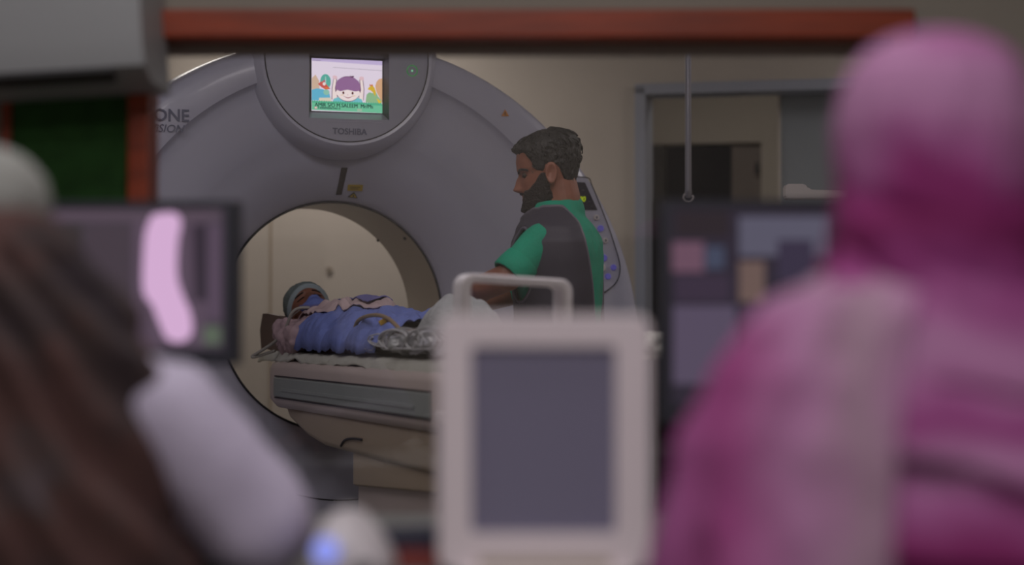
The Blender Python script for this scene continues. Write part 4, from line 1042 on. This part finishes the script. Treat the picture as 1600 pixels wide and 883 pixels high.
# woman in pink
WYD = 2.15; k_ = WYD/FPX
wp = at(1462, 505, WYD)
wo = thing('person', 'person seen from behind wrapped in a pink and magenta headscarf and shawl', 'person', (wp.x, WYD, 0))
Hw = Matrix.Translation((0, .0, 1.085)) @ Matrix.Rotation(R(4), 4, 'Z') @ Matrix.Rotation(R(-4), 4, 'X')
seated_body(wo, Hw, M['skin'], .007, .05, .99)
RW_ = [(50, .010, .012), (54, .032, .036), (64, .055, .060), (82, .075, .082), (110, .091, .100), (150, .101, .111), (200, .106, .116), (330, .103, .112), (400, .108, .110), (440, .125, .112), (480, .155, .118), (520, .178, .125), (600, .212, .14), (700, .242, .15), (883, .268, .16), (1200, .285, .17)]
bm = bmesh.new(); rings = []
for i in range(150):
    py = 50+1100*(i/149)**1.15
    hw_, hd = interp(RW_, py); z = CAMZ+(HORIZ-py)*k_
    ring = []
    for j in range(180):
        t_ = 2*PI*j/180; s, c = math.sin(t_), math.cos(t_)
        # folds: wraps slanting round the neck, long vertical folds on the body
        wr_ = sst(250, 420, py); bd = sst(520, 700, py)
        sl = z+.10*s+.05*c
        f = .0045*wr_*(1-.6*bd)*math.sin(sl*95+2*noise.noise(Vector((s*2, c*2, z*8))))
        f += .010*wr_*noise.noise(Vector((s*2.5, c*2.5, sl*22)))
        f += .011*bd*math.sin(t_*13+2.5*noise.noise(Vector((s*2, c*2, z*4))))+.004*noise.noise(Vector((s*6, c*6, z*12)))
        f *= sst(50, 90, py)
        ring.append(Vector(((hw_+f)*s, -.005+(hd+f)*c, z)))
    rings.append(ring)
loft(bm, rings)
# open the face side so the shawl frames the face
for f in [f for f in bm.faces if f.calc_center_median().y > .07 and abs(f.calc_center_median().x) < .062 and 1.085 < f.calc_center_median().z < 1.26]: bm.faces.remove(f)
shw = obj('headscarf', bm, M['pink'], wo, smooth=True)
# swathed layers round the neck and shoulders
def swath(name, base_py, dz, r_add, thick, tilt, ph, a0, a1):
    bm = bmesh.new(); rr = []
    for i in range(70):
        t_ = a0+(a1-a0)*i/69; s, c = math.sin(t_), math.cos(t_)
        py = base_py+tilt*s+20*math.sin(2*t_+ph); hw_, hd = interp(RW_, py); z = CAMZ+(HORIZ-py)*k_
        ctr = Vector(((hw_+r_add)*s, -.005+(hd+r_add)*c, z)); out = Vector((s, c, .5)).normalized(); upv = Vector((0, 0, 1)); 
        ring = []
        for q in range(20):
            b = 2*PI*q/20; f = 1+.18*math.sin(3*b+t_*2)+.2*noise.noise(Vector((t_*3, b, ph)))
            ring.append(ctr+out*(thick*.45*math.cos(b)*f)+(upv*.9-Vector((s, c, 0))*.5*sst(400, 560, py)).normalized()*dz*math.sin(b)*f)
        rr.append(ring)
    loft(bm, rr); return obj(name, bm, M['pink'], shw, smooth=True)
swath('scarf_fold', 385, .040, -.004, .020, 34, .4, R(60), R(330))
swath('scarf_fold', 500, .050, .0, .024, 30, 1.6, R(50), R(235))
swath('scarf_fold', 620, .058, .002, .028, 60, 2.4, R(60), R(225))
swath('scarf_fold', 760, .055, .002, .028, 60, .9, R(60), R(220))
def tail(i, j):   # end of the shawl thrown over the left shoulder, hanging in long folds
    t_ = R(196)+R(92)*j; py = 458+620*i-30*math.sin(PI*j); s_, c = math.sin(t_), math.cos(t_)
    hw_, hd = interp(RW_, py); f = .025+.009*sst(450, 560, py)*math.sin(j*19+2*noise.noise(Vector((j*3, i*3, 2))))+.004*noise.noise(Vector((j*9, i*9, 5)))
    f *= sst(0, .06, i)*.8+.2
    return wp_+Vector(((hw_+f)*s_, -.005+(hd+f)*c, CAMZ+(HORIZ-py)*k_))
wp_ = Vector((0, 0, 0))
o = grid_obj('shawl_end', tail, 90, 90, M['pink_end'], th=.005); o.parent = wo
seat('round_stool', 'black round stool under the person in pink shawl', wp.x, WYD-.02)

# person at the left edge
LY = 2.62; k2 = LY/FPX
lp_ = at(-52, 505, LY)
le = thing('person', 'person at the left edge in white cap, red brown shawl and white coat', 'person', (lp_.x, LY, 0))
hz0 = CAMZ+(HORIZ-352)*k2
Hl = Matrix.Translation((0, .0, hz0-.115)) @ Matrix.Rotation(R(-16), 4, 'Z') @ Matrix.Rotation(R(-8), 4, 'X') @ Matrix.Rotation(R(6), 4, 'Y') @ Matrix.Scale(.92, 4)
seated_body(le, Hl, M['skin2'], .007, .05, .97)
def cap2(z, t):
    a = abs(wrap(t)); line = interp([(0, .15), (1.5, .12), (3.2, .085)], a)[0]
    return -.006+sst(line-.005, line+.006, z)*(.018+.004*noise.noise(Vector((math.sin(t)*6, math.cos(t)*6, z*40))))
bm = bmesh.new(); head_surface(bm, cap2, 60, 80, Hl); obj('cap', bm, M['cap'], le, smooth=True)
def hair2(z, t):
    a = abs(wrap(t)); line = interp([(0, .18), (1.1, .13), (1.5, .10), (2.0, .03), (3.2, .0)], a)[0]
    return -.006+sst(line-.006, line+.008, z)*(.014+.004*noise.noise(Vector((math.sin(t)*14, math.cos(t)*14, z*60))))
bm = bmesh.new(); head_surface(bm, hair2, 60, 80, Hl); obj('hair', bm, M['hair'], le, smooth=True)
# coat: torso and sleeves
bm = bmesh.new()
for sx_ in (-1, 1):
    chain(bm, [(sx_*.08, -.02, .95, .115), (sx_*.08, -.02, .6, .13)]); chain(bm, [(sx_*.10, -.02, .93, .085), (sx_*.235+.028, -.015, .905, .076)])
    chain(bm, [(sx_*.235+.028, -.015, .905, .076), (sx_*.34+.028, .01, .775, .074), (sx_*.35+.028, .06, .755, .064), (sx_*.20, .26, .765, .05)])
me = remesh(bm, .009, 5); wrinkle(me, .010, 9, (1, 1, .6)); link_mesh('coat', me, M['coat'], le)
# shawl: wraps neck, falls over the back and right shoulder
RL = [(325, .055, .07), (345, .085, .085), (400, .135, .11), (450, .160, .13), (500, .182, .145), (560, .200, .16), (700, .215, .17), (883, .245, .175), (1150, .25, .18)]
bm = bmesh.new(); rings = []
for i in range(110):
    py = 330+820*i/109; hw_, hd = interp(RL, py); z = CAMZ+(HORIZ-py)*k2; ring = []
    for j in range(140):
        t_ = 2*PI*j/140; s, c = math.sin(t_), math.cos(t_)
        f = .012*math.sin((z+.35*s)*55+2*noise.noise(Vector((s*2, c*2, z*5))))*sst(330, 420, py)+.010*noise.noise(Vector((s*4, c*4, z*9)))
        ring.append(Vector(((hw_+f)*s+.028+.02*sst(400, 560, py), -.03+(hd+f)*c, z)))
    rings.append(ring)
loft(bm, rings); obj('shawl', bm, M['brown'], le, smooth=True)
seat('round_stool', 'black round stool under the person in white cap and coat', lp_.x, LY-.02)
